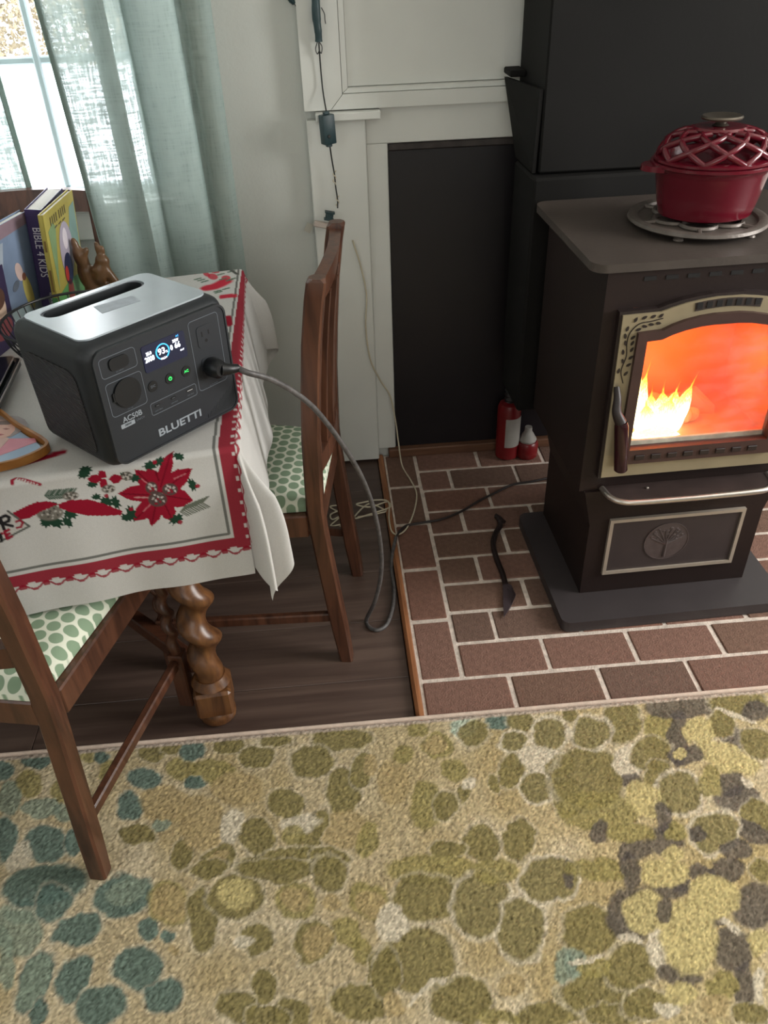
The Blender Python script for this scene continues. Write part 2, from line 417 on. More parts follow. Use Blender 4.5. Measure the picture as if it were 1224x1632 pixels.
# ------------------------------------------------------------------ stove
STM = Matrix.Translation((.567, 1.45, 0)) @ Matrix.Rotation(R(1.3), 4, 'Z') @ Matrix.Translation((-.567, -1.45, 0))
SBODY = pm('stove_brown_black_enamel', (36, 25, 23), .5, var=.1, scale=7, bump=.05, bscale=200, spec=.3)
SBASE = pm('stove_base_grey_black', (56, 50, 51), .52, var=.1, scale=9, bump=.08)
STOP = pm('stove_top_dusty', (72, 64, 59), .5, var=.14, scale=9, bump=.12, bscale=120)
GOLD = pm('brushed_gold', (154, 141, 115), .42, metal=.2, var=.08, scale=14, bump=.03)
DARK = pm('dark_iron', (40, 30, 29), .45, var=.15, scale=20)
CHROME = pm('brushed_chrome', (205, 196, 188), .28, metal=.9, var=.06, scale=30)
SILV = pm('satin_silver_trim', (178, 166, 152), .4, metal=.4, var=.08, scale=20)
st = thing('pellet_stove', (.776, 1.62, 0), 'brown black pellet stove with gold arched door and a burning fire', 'stove')
def sp(name, vf, mat, parent=st, smooth=0): return mk(name, vf, mat, parent, smooth, M=STM)
CX = .776
bp_ = rrect(.497, 2*CX-.497, 1.352, 1.80, .022)
sp('base_plate', prism(bp_, .0008, .030), SBASE, smooth=30)
ped = [(.567, .0305), (2*CX-.567, .0305), (2*CX-.567, .24), (2*CX-.545, .335), (.545, .335), (.567, .24)]
sp('pedestal', prism(ped, 1.452, 1.79, 'y'), SBODY)
yF = 1.4585
sp('body', join(box(.533, .592, yF, 1.86, .336, .839), box(2*CX-.592, 2*CX-.533, yF, 1.86, .336, .839),
                box(.592, 2*CX-.592, 1.78, 1.86, .336, .839), box(.592, 2*CX-.592, yF, 1.78, .336, .43), box(.592, 2*CX-.592, yF, 1.78, .765, .839)), SBODY)
tp = []
for P in rrect(.502, 2*CX-.502, 1.452, 1.893, .03, 8): tp.append(P)
sp('top_plate', prism(tp, .8395, .856), STOP, smooth=30)
sp('hopper', box(.500, 2*CX-.500, 1.9, 2.088, .30, .904, .006), HS)
for k in range(9):
    x = .605+.043*k; sp('vent_slot', box(x, x+.024, yF-.0012, yF+.002, .818, .826), pm('slot_black', (14, 11, 11), .8) if k == 0 else bpy.data.materials['slot_black'])
# door
def arch(l): # left half -> full loop, mirrored about CX
    return l + [(2*CX-a, b) for a, b in l[::-1]]
o_ = arch([(.572, .381), (.567, .758), (.643, .760), (.664, .767), (.690, .774), (.720, .779), (.750, .7825)])
i_ = arch([(.600, .417), (.600, .722), (.648, .725), (.668, .734), (.692, .742), (.722, .748), (.750, .751)])
g_ = arch([(.622, .452), (.620, .704), (.650, .706), (.671, .715), (.695, .722), (.724, .7275), (.750, .7295)])
dr = sp('door', ring(o_, i_, 1.440, yF-.0005), GOLD, smooth=0)
sp('door_rim', ring([(a+(-.006 if a < CX else .006), b+(.006 if b > .5 else -.004)) for a, b in o_], o_, 1.444, yF-.0005), DARK)
fr = sp('door_frame', ring(i_, g_, 1.430, yF-.0008), pm('stove_frame_iron', (66, 44, 40), .5, var=.12, scale=20), dr)
for k in range(8):
    x = .636+.0362*k; sp('notch_bar', box(x, x+.021, 1.4265, 1.4305, .428, .4395, .001), DARK, fr)
top_mid = [(a, .5*(b+c[1])) for (a, b), c in zip(o_, i_)]
vs_o = [(.708, .7735), (.735, .7772), (.760, .7792), (CX, .7797)]; vs_i = [(.710, .7565), (.735, .7600), (.760, .7622), (CX, .7627)]
loop = vs_o + [(2*CX-a, b) for a, b in vs_o[:-1][::-1]] + [(2*CX-a, b) for a, b in vs_i[:-1]] + vs_i[::-1]
vst = sp('vent_strip', prism(loop, 1.4385, 1.4405, 'y'), pm('vent_mesh_brown', (50, 38, 32), .7, var=.2, scale=60), dr)
for k in range(7):
    x = .712+.0195*k; z = .7605+.004*math.sin(math.pi*(x-.70)/.152)
    sp('vent_hole', box(x, x+.011, 1.4372, 1.4386, z, z+.0125), bpy.data.materials['slot_black'], vst)
# vine
for sgn in (1, -1):
    mir = lambda x: x if sgn == 1 else 2*CX-x
    stem = catmull([(.5875, .612), (.5795, .640), (.5855, .672), (.5825, .700), (.586, .722), (.602, .739), (.625, .7425), (.648, .747)], 6)
    P = np.array([(mir(a), 1.4392, b) for a, b in stem])
    vn = sp('vine_stem', tube(P, .0011, 5), DARK, dr)
    leaves = [(.574, .640, 75), (.580, .661, 110), (.5775, .681, 95), (.5795, .700, 100), (.577, .715, 95), (.579, .730, 70), (.593, .7475, 60), (.610, .751, 30), (.6275, .752, 25), (.643, .7525, 40),
              (.593, .652, 30), (.595, .668, 40), (.5945, .685, 60), (.5935, .699, 60), (.593, .711, 40), (.6015, .727, 20), (.613, .733, -10), (.626, .736, -5), (.640, .7375, -5), (.590, .633, 50)]
    for a, b, g in leaves:
        M = Matrix.Translation((mir(a), 1.4392, b)) @ Matrix.Rotation(-R(g)*sgn, 4, 'Y')
        pts = [(-.0056, 0), (-.002, .0029), (.003, .0024), (.0062, 0), (.003, -.0024), (-.002, -.0029)]
        mk('vine_leaf', tr(prism(pts, -.0006, .0006, 'y'), M), DARK, vn, M=STM)
# glass with ash film, painted heavier to the right for a daylight reflection
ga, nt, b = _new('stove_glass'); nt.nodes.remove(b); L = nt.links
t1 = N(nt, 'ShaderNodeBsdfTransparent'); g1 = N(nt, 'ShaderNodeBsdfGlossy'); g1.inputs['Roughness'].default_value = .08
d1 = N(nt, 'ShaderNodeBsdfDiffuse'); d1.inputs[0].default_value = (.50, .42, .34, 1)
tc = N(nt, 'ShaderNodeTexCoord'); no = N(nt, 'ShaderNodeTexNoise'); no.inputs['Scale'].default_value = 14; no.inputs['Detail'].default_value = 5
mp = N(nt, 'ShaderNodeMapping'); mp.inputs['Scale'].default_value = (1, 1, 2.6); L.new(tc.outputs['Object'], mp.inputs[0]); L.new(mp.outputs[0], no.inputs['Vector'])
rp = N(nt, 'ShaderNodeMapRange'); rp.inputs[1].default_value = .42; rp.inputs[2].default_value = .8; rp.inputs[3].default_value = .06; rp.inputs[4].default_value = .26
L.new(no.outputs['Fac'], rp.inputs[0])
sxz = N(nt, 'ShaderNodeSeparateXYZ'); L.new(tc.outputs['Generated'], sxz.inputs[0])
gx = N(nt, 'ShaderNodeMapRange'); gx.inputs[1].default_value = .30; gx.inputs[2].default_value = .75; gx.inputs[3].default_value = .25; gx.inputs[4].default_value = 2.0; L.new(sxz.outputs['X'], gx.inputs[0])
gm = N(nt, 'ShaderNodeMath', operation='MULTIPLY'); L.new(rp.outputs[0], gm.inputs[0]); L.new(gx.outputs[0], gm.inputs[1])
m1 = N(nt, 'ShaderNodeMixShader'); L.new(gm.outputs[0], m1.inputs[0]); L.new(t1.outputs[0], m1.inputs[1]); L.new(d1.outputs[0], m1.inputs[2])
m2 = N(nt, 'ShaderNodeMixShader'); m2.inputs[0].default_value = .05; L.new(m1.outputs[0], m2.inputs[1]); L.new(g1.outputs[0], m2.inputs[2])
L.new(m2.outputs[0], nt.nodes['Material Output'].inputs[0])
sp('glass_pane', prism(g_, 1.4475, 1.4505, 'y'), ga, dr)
sp('glass_gasket', box(.6225, 2*CX-.6225, 1.452, 1.4575, .4445, .4635, .001), pm('ash_grey_ledge', (196, 196, 180), .8, var=.25, scale=40), dr)
# handle
hN = sp('handle', tube(catmull([(.5745, 1.437, .606), (.5745, 1.424, .585), (.573, 1.414, .560), (.583, 1.408, .537)], 5), np.linspace(.006, .0125, 16), 10), DARK, dr, 40)
sp('grip', tube([(.5835, 1.408, .5385), (.585, 1.4075, .530), (.5975, 1.404, .424), (.5977, 1.404, .421)], [.0125, .0145, .0145, .012], 18), pm('glossy_oxblood_grip', (46, 18, 22), .18, var=.05, spec=.6), hN, 40)
# ash lip and rail
lip = catmull([(.583, 1.4575), (.590, 1.420), (.612, 1.399), (.655, 1.393), (CX, 1.391)], 5)
lp = [tuple(a) for a in lip] + [(2*CX-a, b) for a, b in lip[:-1][::-1]]
sp('ash_lip', prism(lp, .336, .345), pm('ash_lip_black', (58, 47, 45), .4, var=.2, scale=18), smooth=30)
sp('lip_rail', tube(np.array([(a, b-.004, .3425) for a, b in lp]), .0068, 12), CHROME, smooth=60)
sp('lip_screw', tr(lathe([(.0035, 0), (.0035, .002), (.002, .003)], 10), Matrix.Translation((.681, 1.435, .3455))), CHROME)
# lower panel
f0 = [(.613, .091), (.613, .255), (2*CX-.613, .255), (2*CX-.613, .091)]
f1 = [(a+(.0085 if a < CX else -.0085), b+(.0085 if b < .15 else -.0085)) for a, b in f0]
sp('panel_frame', ring(f0, f1, 1.443, 1.4515), SILV)
pn = sp('ash_panel', box(.6225, 2*CX-.6225, 1.4475, 1.4515, .0995, .2465), pm('ash_panel_black', (56, 47, 47), .5, var=.1))
emb = [tr(lathe([(.0545, 0), (.0545, .0016), (.0525, .0016), (.0525, .0006)], 40), Matrix.Translation((.760, 1.4472, .176)) @ Matrix.Rotation(R(90), 4, 'X'))]
EMB = pm('emblem_raised', (78, 67, 66), .45, var=.15, scale=60)
em = sp('emblem', emb[0], EMB, pn, 30)
tree = []
c0 = (.760, .176)
tree.append(tube([(c0[0], 1.4462, c0[1]-.046), (c0[0]+.001, 1.4462, c0[1]+.01)], [.004, .0025], 6))
for a in range(20, 161, 20):
    l = .040+.006*math.sin(a); tree.append(tube([(c0[0], 1.4462, c0[1]-.008), (c0[0]+l*math.cos(R(a))*.6, 1.4462, c0[1]-.006+l*math.sin(R(a))*.7), (c0[0]+l*math.cos(R(a)), 1.4462, c0[1]+l*math.sin(R(a))*.95)], [.002, .0015, .001], 5))
for k in range(26):
    a, l = random.uniform(.2, 2.9), random.uniform(.02, .045); tree.append(ellipsoid((c0[0]+l*math.cos(a), 1.4462, c0[1]+l*math.sin(a)), (.004, .001, .003), n=6, m=4))
sp('emblem_tree', join(*tree), EMB, em)
# firebox
FB = pm('firebrick_lining', (226, 146, 96), .85, var=.08, scale=10, bump=.2, bscale=40)
fx0, fx1 = .594, 2*CX-.594
fb = sp('firebox', join(box(fx0, fx0+.004, yF+.003, 1.70, .432, .762), box(fx1-.004, fx1, yF+.003, 1.70, .432, .762), box(fx0, fx1, 1.70, 1.706, .432, .762),
                        box(fx0, fx1, yF+.003, 1.70, .430, .434), box(fx0, fx1, yF+.003, 1.70, .760, .764)), FB)
def fire_pt(px, py, Y): return on_y(px, py, Y)
lump = []
rs = np.random.default_rng(5)
for k in range(46):
    x = .70+rs.uniform(-.07, .13); y = 1.60+rs.uniform(-.04, .06); h = .035*max(0, 1-abs(x-.735)/.14)
    lump.append(ellipsoid((x, y, .4345+h*rs.uniform(.3, 1)), rs.uniform(.012, .024, 3), Matrix.Rotation(rs.uniform(0, 3), 4, (1, 1, 0)), 8, 6))
COAL, nt, b = _new('glowing_coals'); L = nt.links
tc = N(nt, 'ShaderNodeTexCoord'); no = N(nt, 'ShaderNodeTexNoise'); no.inputs['Scale'].default_value = 40; L.new(tc.outputs['Object'], no.inputs['Vector'])
rp = N(nt, 'ShaderNodeValToRGB'); rp.color_ramp.elements[0].color = (.10, .012, .004, 1); rp.color_ramp.elements[1].color = (1, .30, .05, 1); L.new(no.outputs['Fac'], rp.inputs[0])
L.new(rp.outputs[0], b.inputs['Emission Color']); b.inputs['Emission Strength'].default_value = .7; b.inputs['Base Color'].default_value = (.45, .22, .12, 1); b.inputs['Roughness'].default_value = .9
tag(sp('coal_bed', join(*lump), COAL, fb, 60), 'heap of glowing embers', kind='stuff')
ck = np.array([(.800, 1.60, .4345), (.885, 1.585, .4345), (.878, 1.64, .4345), (.812, 1.65, .4345), (.806, 1.605, .462), (.826, 1.60, .492), (.838, 1.61, .498), (.852, 1.60, .474), (.886, 1.592, .452), (.872, 1.635, .455), (.834, 1.64, .480), (.815, 1.64, .46)])
bm = bmesh.new(); [bm.verts.new(tuple(v)) for v in ck]; bmesh.ops.convex_hull(bm, input=bm.verts)
sp('clinker', grab(bm), FB, fb)
FL, nt, b = _new('flame'); nt.nodes.remove(b); L = nt.links
tc = N(nt, 'ShaderNodeTexCoord'); sx = N(nt, 'ShaderNodeSeparateXYZ'); L.new(tc.outputs['Generated'], sx.inputs[0])
no = N(nt, 'ShaderNodeTexNoise'); no.inputs['Scale'].default_value = 9; mp = N(nt, 'ShaderNodeMapping'); mp.inputs['Scale'].default_value = (2.2, 2.2, .7)
L.new(tc.outputs['Generated'], mp.inputs[0]); L.new(mp.outputs[0], no.inputs['Vector'])
ad = N(nt, 'ShaderNodeMath', operation='MULTIPLY_ADD'); ad.inputs[1].default_value = .55; L.new(no.outputs['Fac'], ad.inputs[0]); 
su = N(nt, 'ShaderNodeMath', operation='SUBTRACT'); L.new(sx.outputs['Z'], su.inputs[0]); su.inputs[1].default_value = .28; L.new(su.outputs[0], ad.inputs[2])
rp = N(nt, 'ShaderNodeValToRGB'); e = rp.color_ramp.elements
e[0].position = .0; e[0].color = (1, .90, .62, 1); e[1].position = .98; e[1].color = (1, .20, .015, 1)
for p_, c_ in ((.42, (1, .84, .40, 1)), (.66, (1, .60, .06, 1)), (.84, (1, .36, .02, 1))):
    q = e.new(p_); q.color = c_
L.new(ad.outputs[0], rp.inputs[0])
em_ = N(nt, 'ShaderNodeEmission'); L.new(rp.outputs[0], em_.inputs[0])
ms = N(nt, 'ShaderNodeMapRange'); ms.inputs[1].default_value = .2; ms.inputs[2].default_value = .9; ms.inputs[3].default_value = 5.0; ms.inputs[4].default_value = 1.3; L.new(ad.outputs[0], ms.inputs[0]); L.new(ms.outputs[0], em_.inputs[1])
ta = N(nt, 'ShaderNodeBsdfTransparent'); mxs = N(nt, 'ShaderNodeMixShader')
al = N(nt, 'ShaderNodeMapRange'); al.inputs[1].default_value = .5; al.inputs[2].default_value = 1.0; al.inputs[3].default_value = .0; al.inputs[4].default_value = .75; L.new(ad.outputs[0], al.inputs[0])
L.new(al.outputs[0], mxs.inputs[0]); L.new(em_.outputs[0], mxs.inputs[1]); L.new(ta.outputs[0], mxs.inputs[2]); L.new(mxs.outputs[0], nt.nodes['Material Output'].inputs[0])
def flame(x, y, z0, h, w, lean, seed):
    rs = np.random.default_rng(seed); ph = rs.uniform(0, 6, 4); prof = []
    n, k = 12, 16; V = []; F = []
    for i in range(k+1):
        t = i/k; r = w*(math.sin(math.pi*min(1, t*1.15+.12))**.7 if t < .75 else math.sin(math.pi*(.75*1.15+.12))**.7*(1-t)/.25)*(1-.35*t)
        r = max(r, .0004); cx = x+lean*t*t+.10*w*math.sin(6*t+ph[0]); cy = y+.2*w*math.sin(5*t+ph[1])
        for j in range(n):
            a = 2*math.pi*j/n; rr = r*(1+.22*math.sin(3*a+ph[2]+3*t)); V.append((cx+rr*math.cos(a), cy+.6*rr*math.sin(a), z0+h*t))
    for i in range(k):
        for j in range(n): F.append([i*n+j, i*n+(j+1) % n, (i+1)*n+(j+1) % n, (i+1)*n+j])
    F += [list(range(n))[::-1], [k*n+j for j in range(n)]]
    return np.array(V), F
for a in ((.645, 1.545, .436, .165, .018, -.004, 1), (.664, 1.55, .436, .185, .021, .010, 2), (.682, 1.55, .436, .170, .019, .012, 11), (.632, 1.55, .436, .130, .012, -.002, 7), (.704, 1.54, .436, .115, .024, -.004, 3), (.724, 1.535, .4345, .122, .026, .006, 4), (.746, 1.53, .4345, .126, .026, .014, 5), (.766, 1.535, .4345, .140, .022, .036, 9), (.757, 1.528, .4345, .118, .024, .028, 12), (.712, 1.515, .4345, .030, .058, 0, 6), (.735, 1.52, .4345, .110, .030, .004, 8), (.690, 1.52, .4345, .100, .024, -.010, 10)):
    sp('flame', flame(*a), FL, fb, 60)
pl = bpy.data.lights.new('fire_glow', 'POINT'); pl.energy = 1.4; pl.color = (1.0, .19, .02); pl.shadow_soft_size = .05
po = bpy.data.objects.new('fire_glow', pl); COL.objects.link(po); po.location = STM @ Vector((.73, 1.56, .60))
pl2 = bpy.data.lights.new('fire_glow', 'POINT'); pl2.energy = .55; pl2.color = (1.0, .19, .02); pl2.shadow_soft_size = .05
po = bpy.data.objects.new('fire_glow', pl2); COL.objects.link(po); po.location = STM @ Vector((.88, 1.56, .60))

# ------------------------------------------------------------------ trivet and steamer pot
TC = on_z(1112, 340, .878); tx, ty = TC[0], TC[1]
IRON = pm('grey_cast_iron', (104, 96, 90), .45, metal=.3, var=.2, scale=30, bump=.2, bscale=120)
tv = thing('trivet', (tx, ty, .856), 'grey cast iron trivet with short feet under the red pot', 'trivet')
mk('ring', tr(lathe([(.118, .869), (.120, .8745), (.132, .8775), (.139, .875), (.141, .869), (.135, .865), (.122, .866)], 48), Matrix.Translation((tx, ty, 0))), IRON, tv, 50)
sc = []
for k in range(6):
    a = R(60*k+10); ring_ = [(tx+(.060+.035*math.cos(t))*math.cos(a)-.035*math.sin(t)*math.sin(a), ty+(.060+.035*math.cos(t))*math.sin(a)+.035*math.sin(t)*math.cos(a), .872) for t in np.linspace(0, 2*math.pi, 17)[:-1]]
    sc.append(tube(ring_, .005, 6, closed=True))
    sc.append(tube([(tx+.09*math.cos(a), ty+.09*math.sin(a), .871), (tx+.125*math.cos(a), ty+.125*math.sin(a), .871)], .005, 6))
mk('scrollwork', join(*sc), IRON, tv, 50)
for a in (232, 305, 90, 180+160):
    a = R(a); x, y = tx+.122*math.cos(a), ty+.122*math.sin(a)
    mk('foot', tr(lathe([(.006, .8565), (.011, .857), (.009, .8605), (.013, .867)], 10), Matrix.Translation((x, y, 0))), IRON, tv, 50)
RED = pm('red_enamel', (96, 17, 32), .2, var=.06, scale=6, spec=.5, coat=.3)
po_ = thing('steamer_pot', (tx+.012, ty, .878), 'red enamel kettle with lattice lid on the stove top', 'pot')
PM_ = Matrix.Translation((tx+.012, ty+.0, .878))
mk('pot_body', lathe([(.088, .0005), (.094, .004), (.101, .03), (.112, .085), (.118, .097), (.124, .100), (.124, .105), (.117, .1065), (.108, .103), (.10, .05), (.085, .012)], 56, 1, .86), RED, po_, 40, M=PM_)
for s in (-1, 1):
    loop = [(s*(.112+.036*math.sin(t)), .034*math.cos(t)*(1-.25*math.sin(t))) for t in np.linspace(0, math.pi, 13)]
    mk('pot_handle', prism(loop, .092, .1025), RED, po_, 40, M=PM_)
rimp = [(.1185, .1075), (.1185, .112), (.104, .1175), (.098, .116), (.098, .1085)]
ld = mk('lid', lathe(rimp, 48, 1, .86), RED, po_, 40, M=PM_)
def dome(t, a): # t 0 rim..1 top
    r = .110*math.cos(t*math.pi*.37)**.9*(1) if t < 1 else .110*math.cos(math.pi*.37)**.9
    return (r*math.cos(a), .86*r*math.sin(a), .1125+.046*math.sin(t*math.pi/2))
for s in (-1, 1):
    for k in range(9):
        P = [dome(t, 2*math.pi*k/9+s*1.25*t) for t in np.linspace(0, 1, 11)]
        mk('lattice_bar', tube(P, .0062, 7), RED, ld, 60, M=PM_)
mk('lid_cap', lathe([(.0, .1585), (.050, .159), (.054, .1625), (.050, .167), (.0, .168)][1:-1], 30, 1, .86), RED, ld, 40, M=PM_)
PEWT = pm('dull_pewter', (112, 104, 94), .3, metal=.7, var=.1)
kn = mk('knob_stem', tr(lathe([(.016, .168), (.010, .172), (.012, .180)], 16), Matrix.Identity(4)), PEWT, ld, 40, M=PM_)
mk('knob_ring', lathe([(.030, .178), (.039, .180), (.041, .183), (.038, .186), (.030, .185), (.012, .182)], 30, 1, .86), PEWT, ld, 40, M=PM_)

# ------------------------------------------------------------------ canisters behind the stove
CRED = pm('red_canister_paint', (116, 22, 26), .35, var=.1)
CLAB = pm('paper_label', (158, 154, 148), .6, var=.08, scale=20)
CBLK = pm('black_ribbed_hose', (34, 28, 30), .45, var=.1)
def canister(px, py, hgt, label, labelrot, r=.036):
    c = on_z(px, py, 0); x, y = c[0], c[1]+.02
    t = thing('fire_extinguisher', (x, y, 0), label, 'extinguisher')
    M = Matrix.Translation((x, y, 0))
    mk('cylinder', lathe([(r-.006, .0006), (r, .006), (r, hgt-.02), (r*.85, hgt-.006), (r*.45, hgt)], 28), CRED, t, 40, M=M)
    n = 12; V = []
    for z in (.05, hgt-.045):
        for i in range(n+1):
            a = R(labelrot-48+96*i/n); V.append((x+(r+.0006)*math.cos(a), y+(r+.0006)*math.sin(a), z))
    for z in (.05, hgt-.045):
        for i in range(n+1):
            a = R(labelrot-48+96*i/n); V.append((x+(r+.0012)*math.cos(a), y+(r+.0012)*math.sin(a), z))
    k = n+1; F = [[i, i+1, k+i+1, k+i] for i in range(n)] + [[2*k+i, 2*k+i+1, 3*k+i+1, 3*k+i] for i in range(n)] + [[i, i+1, 2*k+i+1, 2*k+i] for i in range(n)] + [[k+i, k+i+1, 3*k+i+1, 3*k+i] for i in range(n)]
    mk('paper_label', (np.array(V), F), CLAB, t)
    pr = [(r*.45, hgt+.0005)]
    for i in range(6): pr += [(r*.36, hgt+.004+i*.014), (r*.50, hgt+.009+i*.014)]
    pr += [(r*.3, hgt+.09), (r*.26, hgt+.128)]
    mk('ribbed_neck', lathe(pr, 18), CBLK, t, 30, M=M)
    mk('tip', tr(box(-.008, .008, -.006, .006, hgt+.1285, hgt+.146, .002), M @ Matrix.Rotation(.5, 4, 'Z')), CLAB, t)
    return t
canister(809, 731, .195, 'red canister with white label and ribbed black neck beside the black panel', -68)
c = on_z(838, 731, 0)
t = thing('fire_extinguisher', (c[0]+.006, c[1]+.02, 0), 'shorter red canister with white shoulder half hidden behind the stove', 'extinguisher')
M = Matrix.Translation((c[0]+.006, c[1]+.02, 0))
mk('cylinder', lathe([(.030, .0006), (.034, .006), (.034, .048), (.029, .055)], 24), CRED, t, 40, M=M)
mk('neck', lathe([(.026, .0555), (.028, .062), (.018, .080), (.012, .090), (.011, .105)], 20), CLAB, t, 40, M=M)

# poker lying on the bricks
pk = [on_z(x, y, z) for x, y, z in ((791, 823, .02), (796, 829, .018), (797, 838, .012), (790, 850, .007), (786, 868, .006), (792, 892, .006), (800, 912, .006), (806, 932, .006))]
POK = pm('wrought_iron', (44, 32, 31), .5, metal=.4, var=.2, scale=30)
pt = thing('fire_poker', tuple(pk[4]-np.array([0, 0, .006])), 'dark iron hearth scraper lying on the bricks left of the stove', 'poker')
cp = catmull(pk, 5)
mk('shaft', tr(tube(cp, .0074, 8), Matrix.Identity(4)), POK, pt, 60)
hk = [on_z(x, y, .018) for x, y in ((790, 821), (797, 826), (804, 832))]
mk('hook', tube(np.array(hk), .0055, 8), POK, pt, 60)
bl = [on_z(x, y, z) for x, y, z in ((801, 929, .004), (815, 934, .004), (822, 950, .016), (815, 966, .003), (803, 985, .002), (802, 965, .002))]
bl = np.array(bl); V = np.concatenate([bl, bl+[0, 0, .004]]); n = 6
mk('blade', (V, [[i, (i+1) % n, n+(i+1) % n, n+i] for i in range(n)]+[list(range(n))[::-1], list(range(n, 2*n))]), pm('worn_steel_blade', (86, 74, 78), .4, metal=.5, var=.2), pt)
# ------------------------------------------------------------------ dye painting on dense cloth meshes
class Dye:
    """colours the points of a cloth: shapes are given in the cloth's own coordinates"""
    def __init__(s, P, base):
        s.P = np.asarray(P, float); s.C = np.tile(np.array(lin(base)), (len(P), 1))
    def mix(s, w, col):
        w = np.clip(w, 0, 1)[:, None]; s.C = s.C*(1-w)+np.array(lin(col))*w
    def ell(s, c, va, vb, col, soft=.12, op=1.0, Q=None):
        P = s.P if Q is None else Q
        A = np.linalg.inv(np.array([va, vb]).T); d = (P-c)@A.T; r = np.hypot(d[:, 0], d[:, 1])
        s.mix((1-np.clip((r-1+soft/2)/soft, 0, 1))*op, col)
    def poly(s, pts, col, op=1.0):
        x, y = s.P[:, 0], s.P[:, 1]; ins = np.zeros(len(x), bool); n = len(pts)
        for i in range(n):
            (x0, y0), (x1, y1) = pts[i], pts[(i+1) % n]
            if y0 == y1: continue
            ins ^= ((y0 > y) != (y1 > y)) & (x < (x1-x0)*(y-y0)/(y1-y0)+x0)
        s.mix(ins*op, col)
    def dist(s, pts):
        d = np.full(len(s.P), 9.0)
        for a, b in zip(pts[:-1], pts[1:]):
            a, b = np.array(a), np.array(b); ab = b-a; t = np.clip(((s.P-a)@ab)/(ab@ab+1e-12), 0, 1)
            d = np.minimum(d, np.linalg.norm(s.P-a-t[:, None]*ab, axis=1))
        return d
    def stroke(s, pts, w, col, op=1.0): s.mix((1-np.clip((s.dist(pts)-w/2)/(w*.3), 0, 1))*op, col)
def vnoise(P, scale, seed):
    rs = np.random.default_rng(seed); G = rs.uniform(-1, 1, (64, 64)); q = P*scale; i = np.floor(q).astype(int); f = q-i; f = f*f*(3-2*f)
    g = lambda a, b: G[(i[:, 0]+a) % 64, (i[:, 1]+b) % 64]
    return (g(0, 0)*(1-f[:, 0])+g(1, 0)*f[:, 0])*(1-f[:, 1])+(g(0, 1)*(1-f[:, 0])+g(1, 1)*f[:, 0])*f[:, 1]

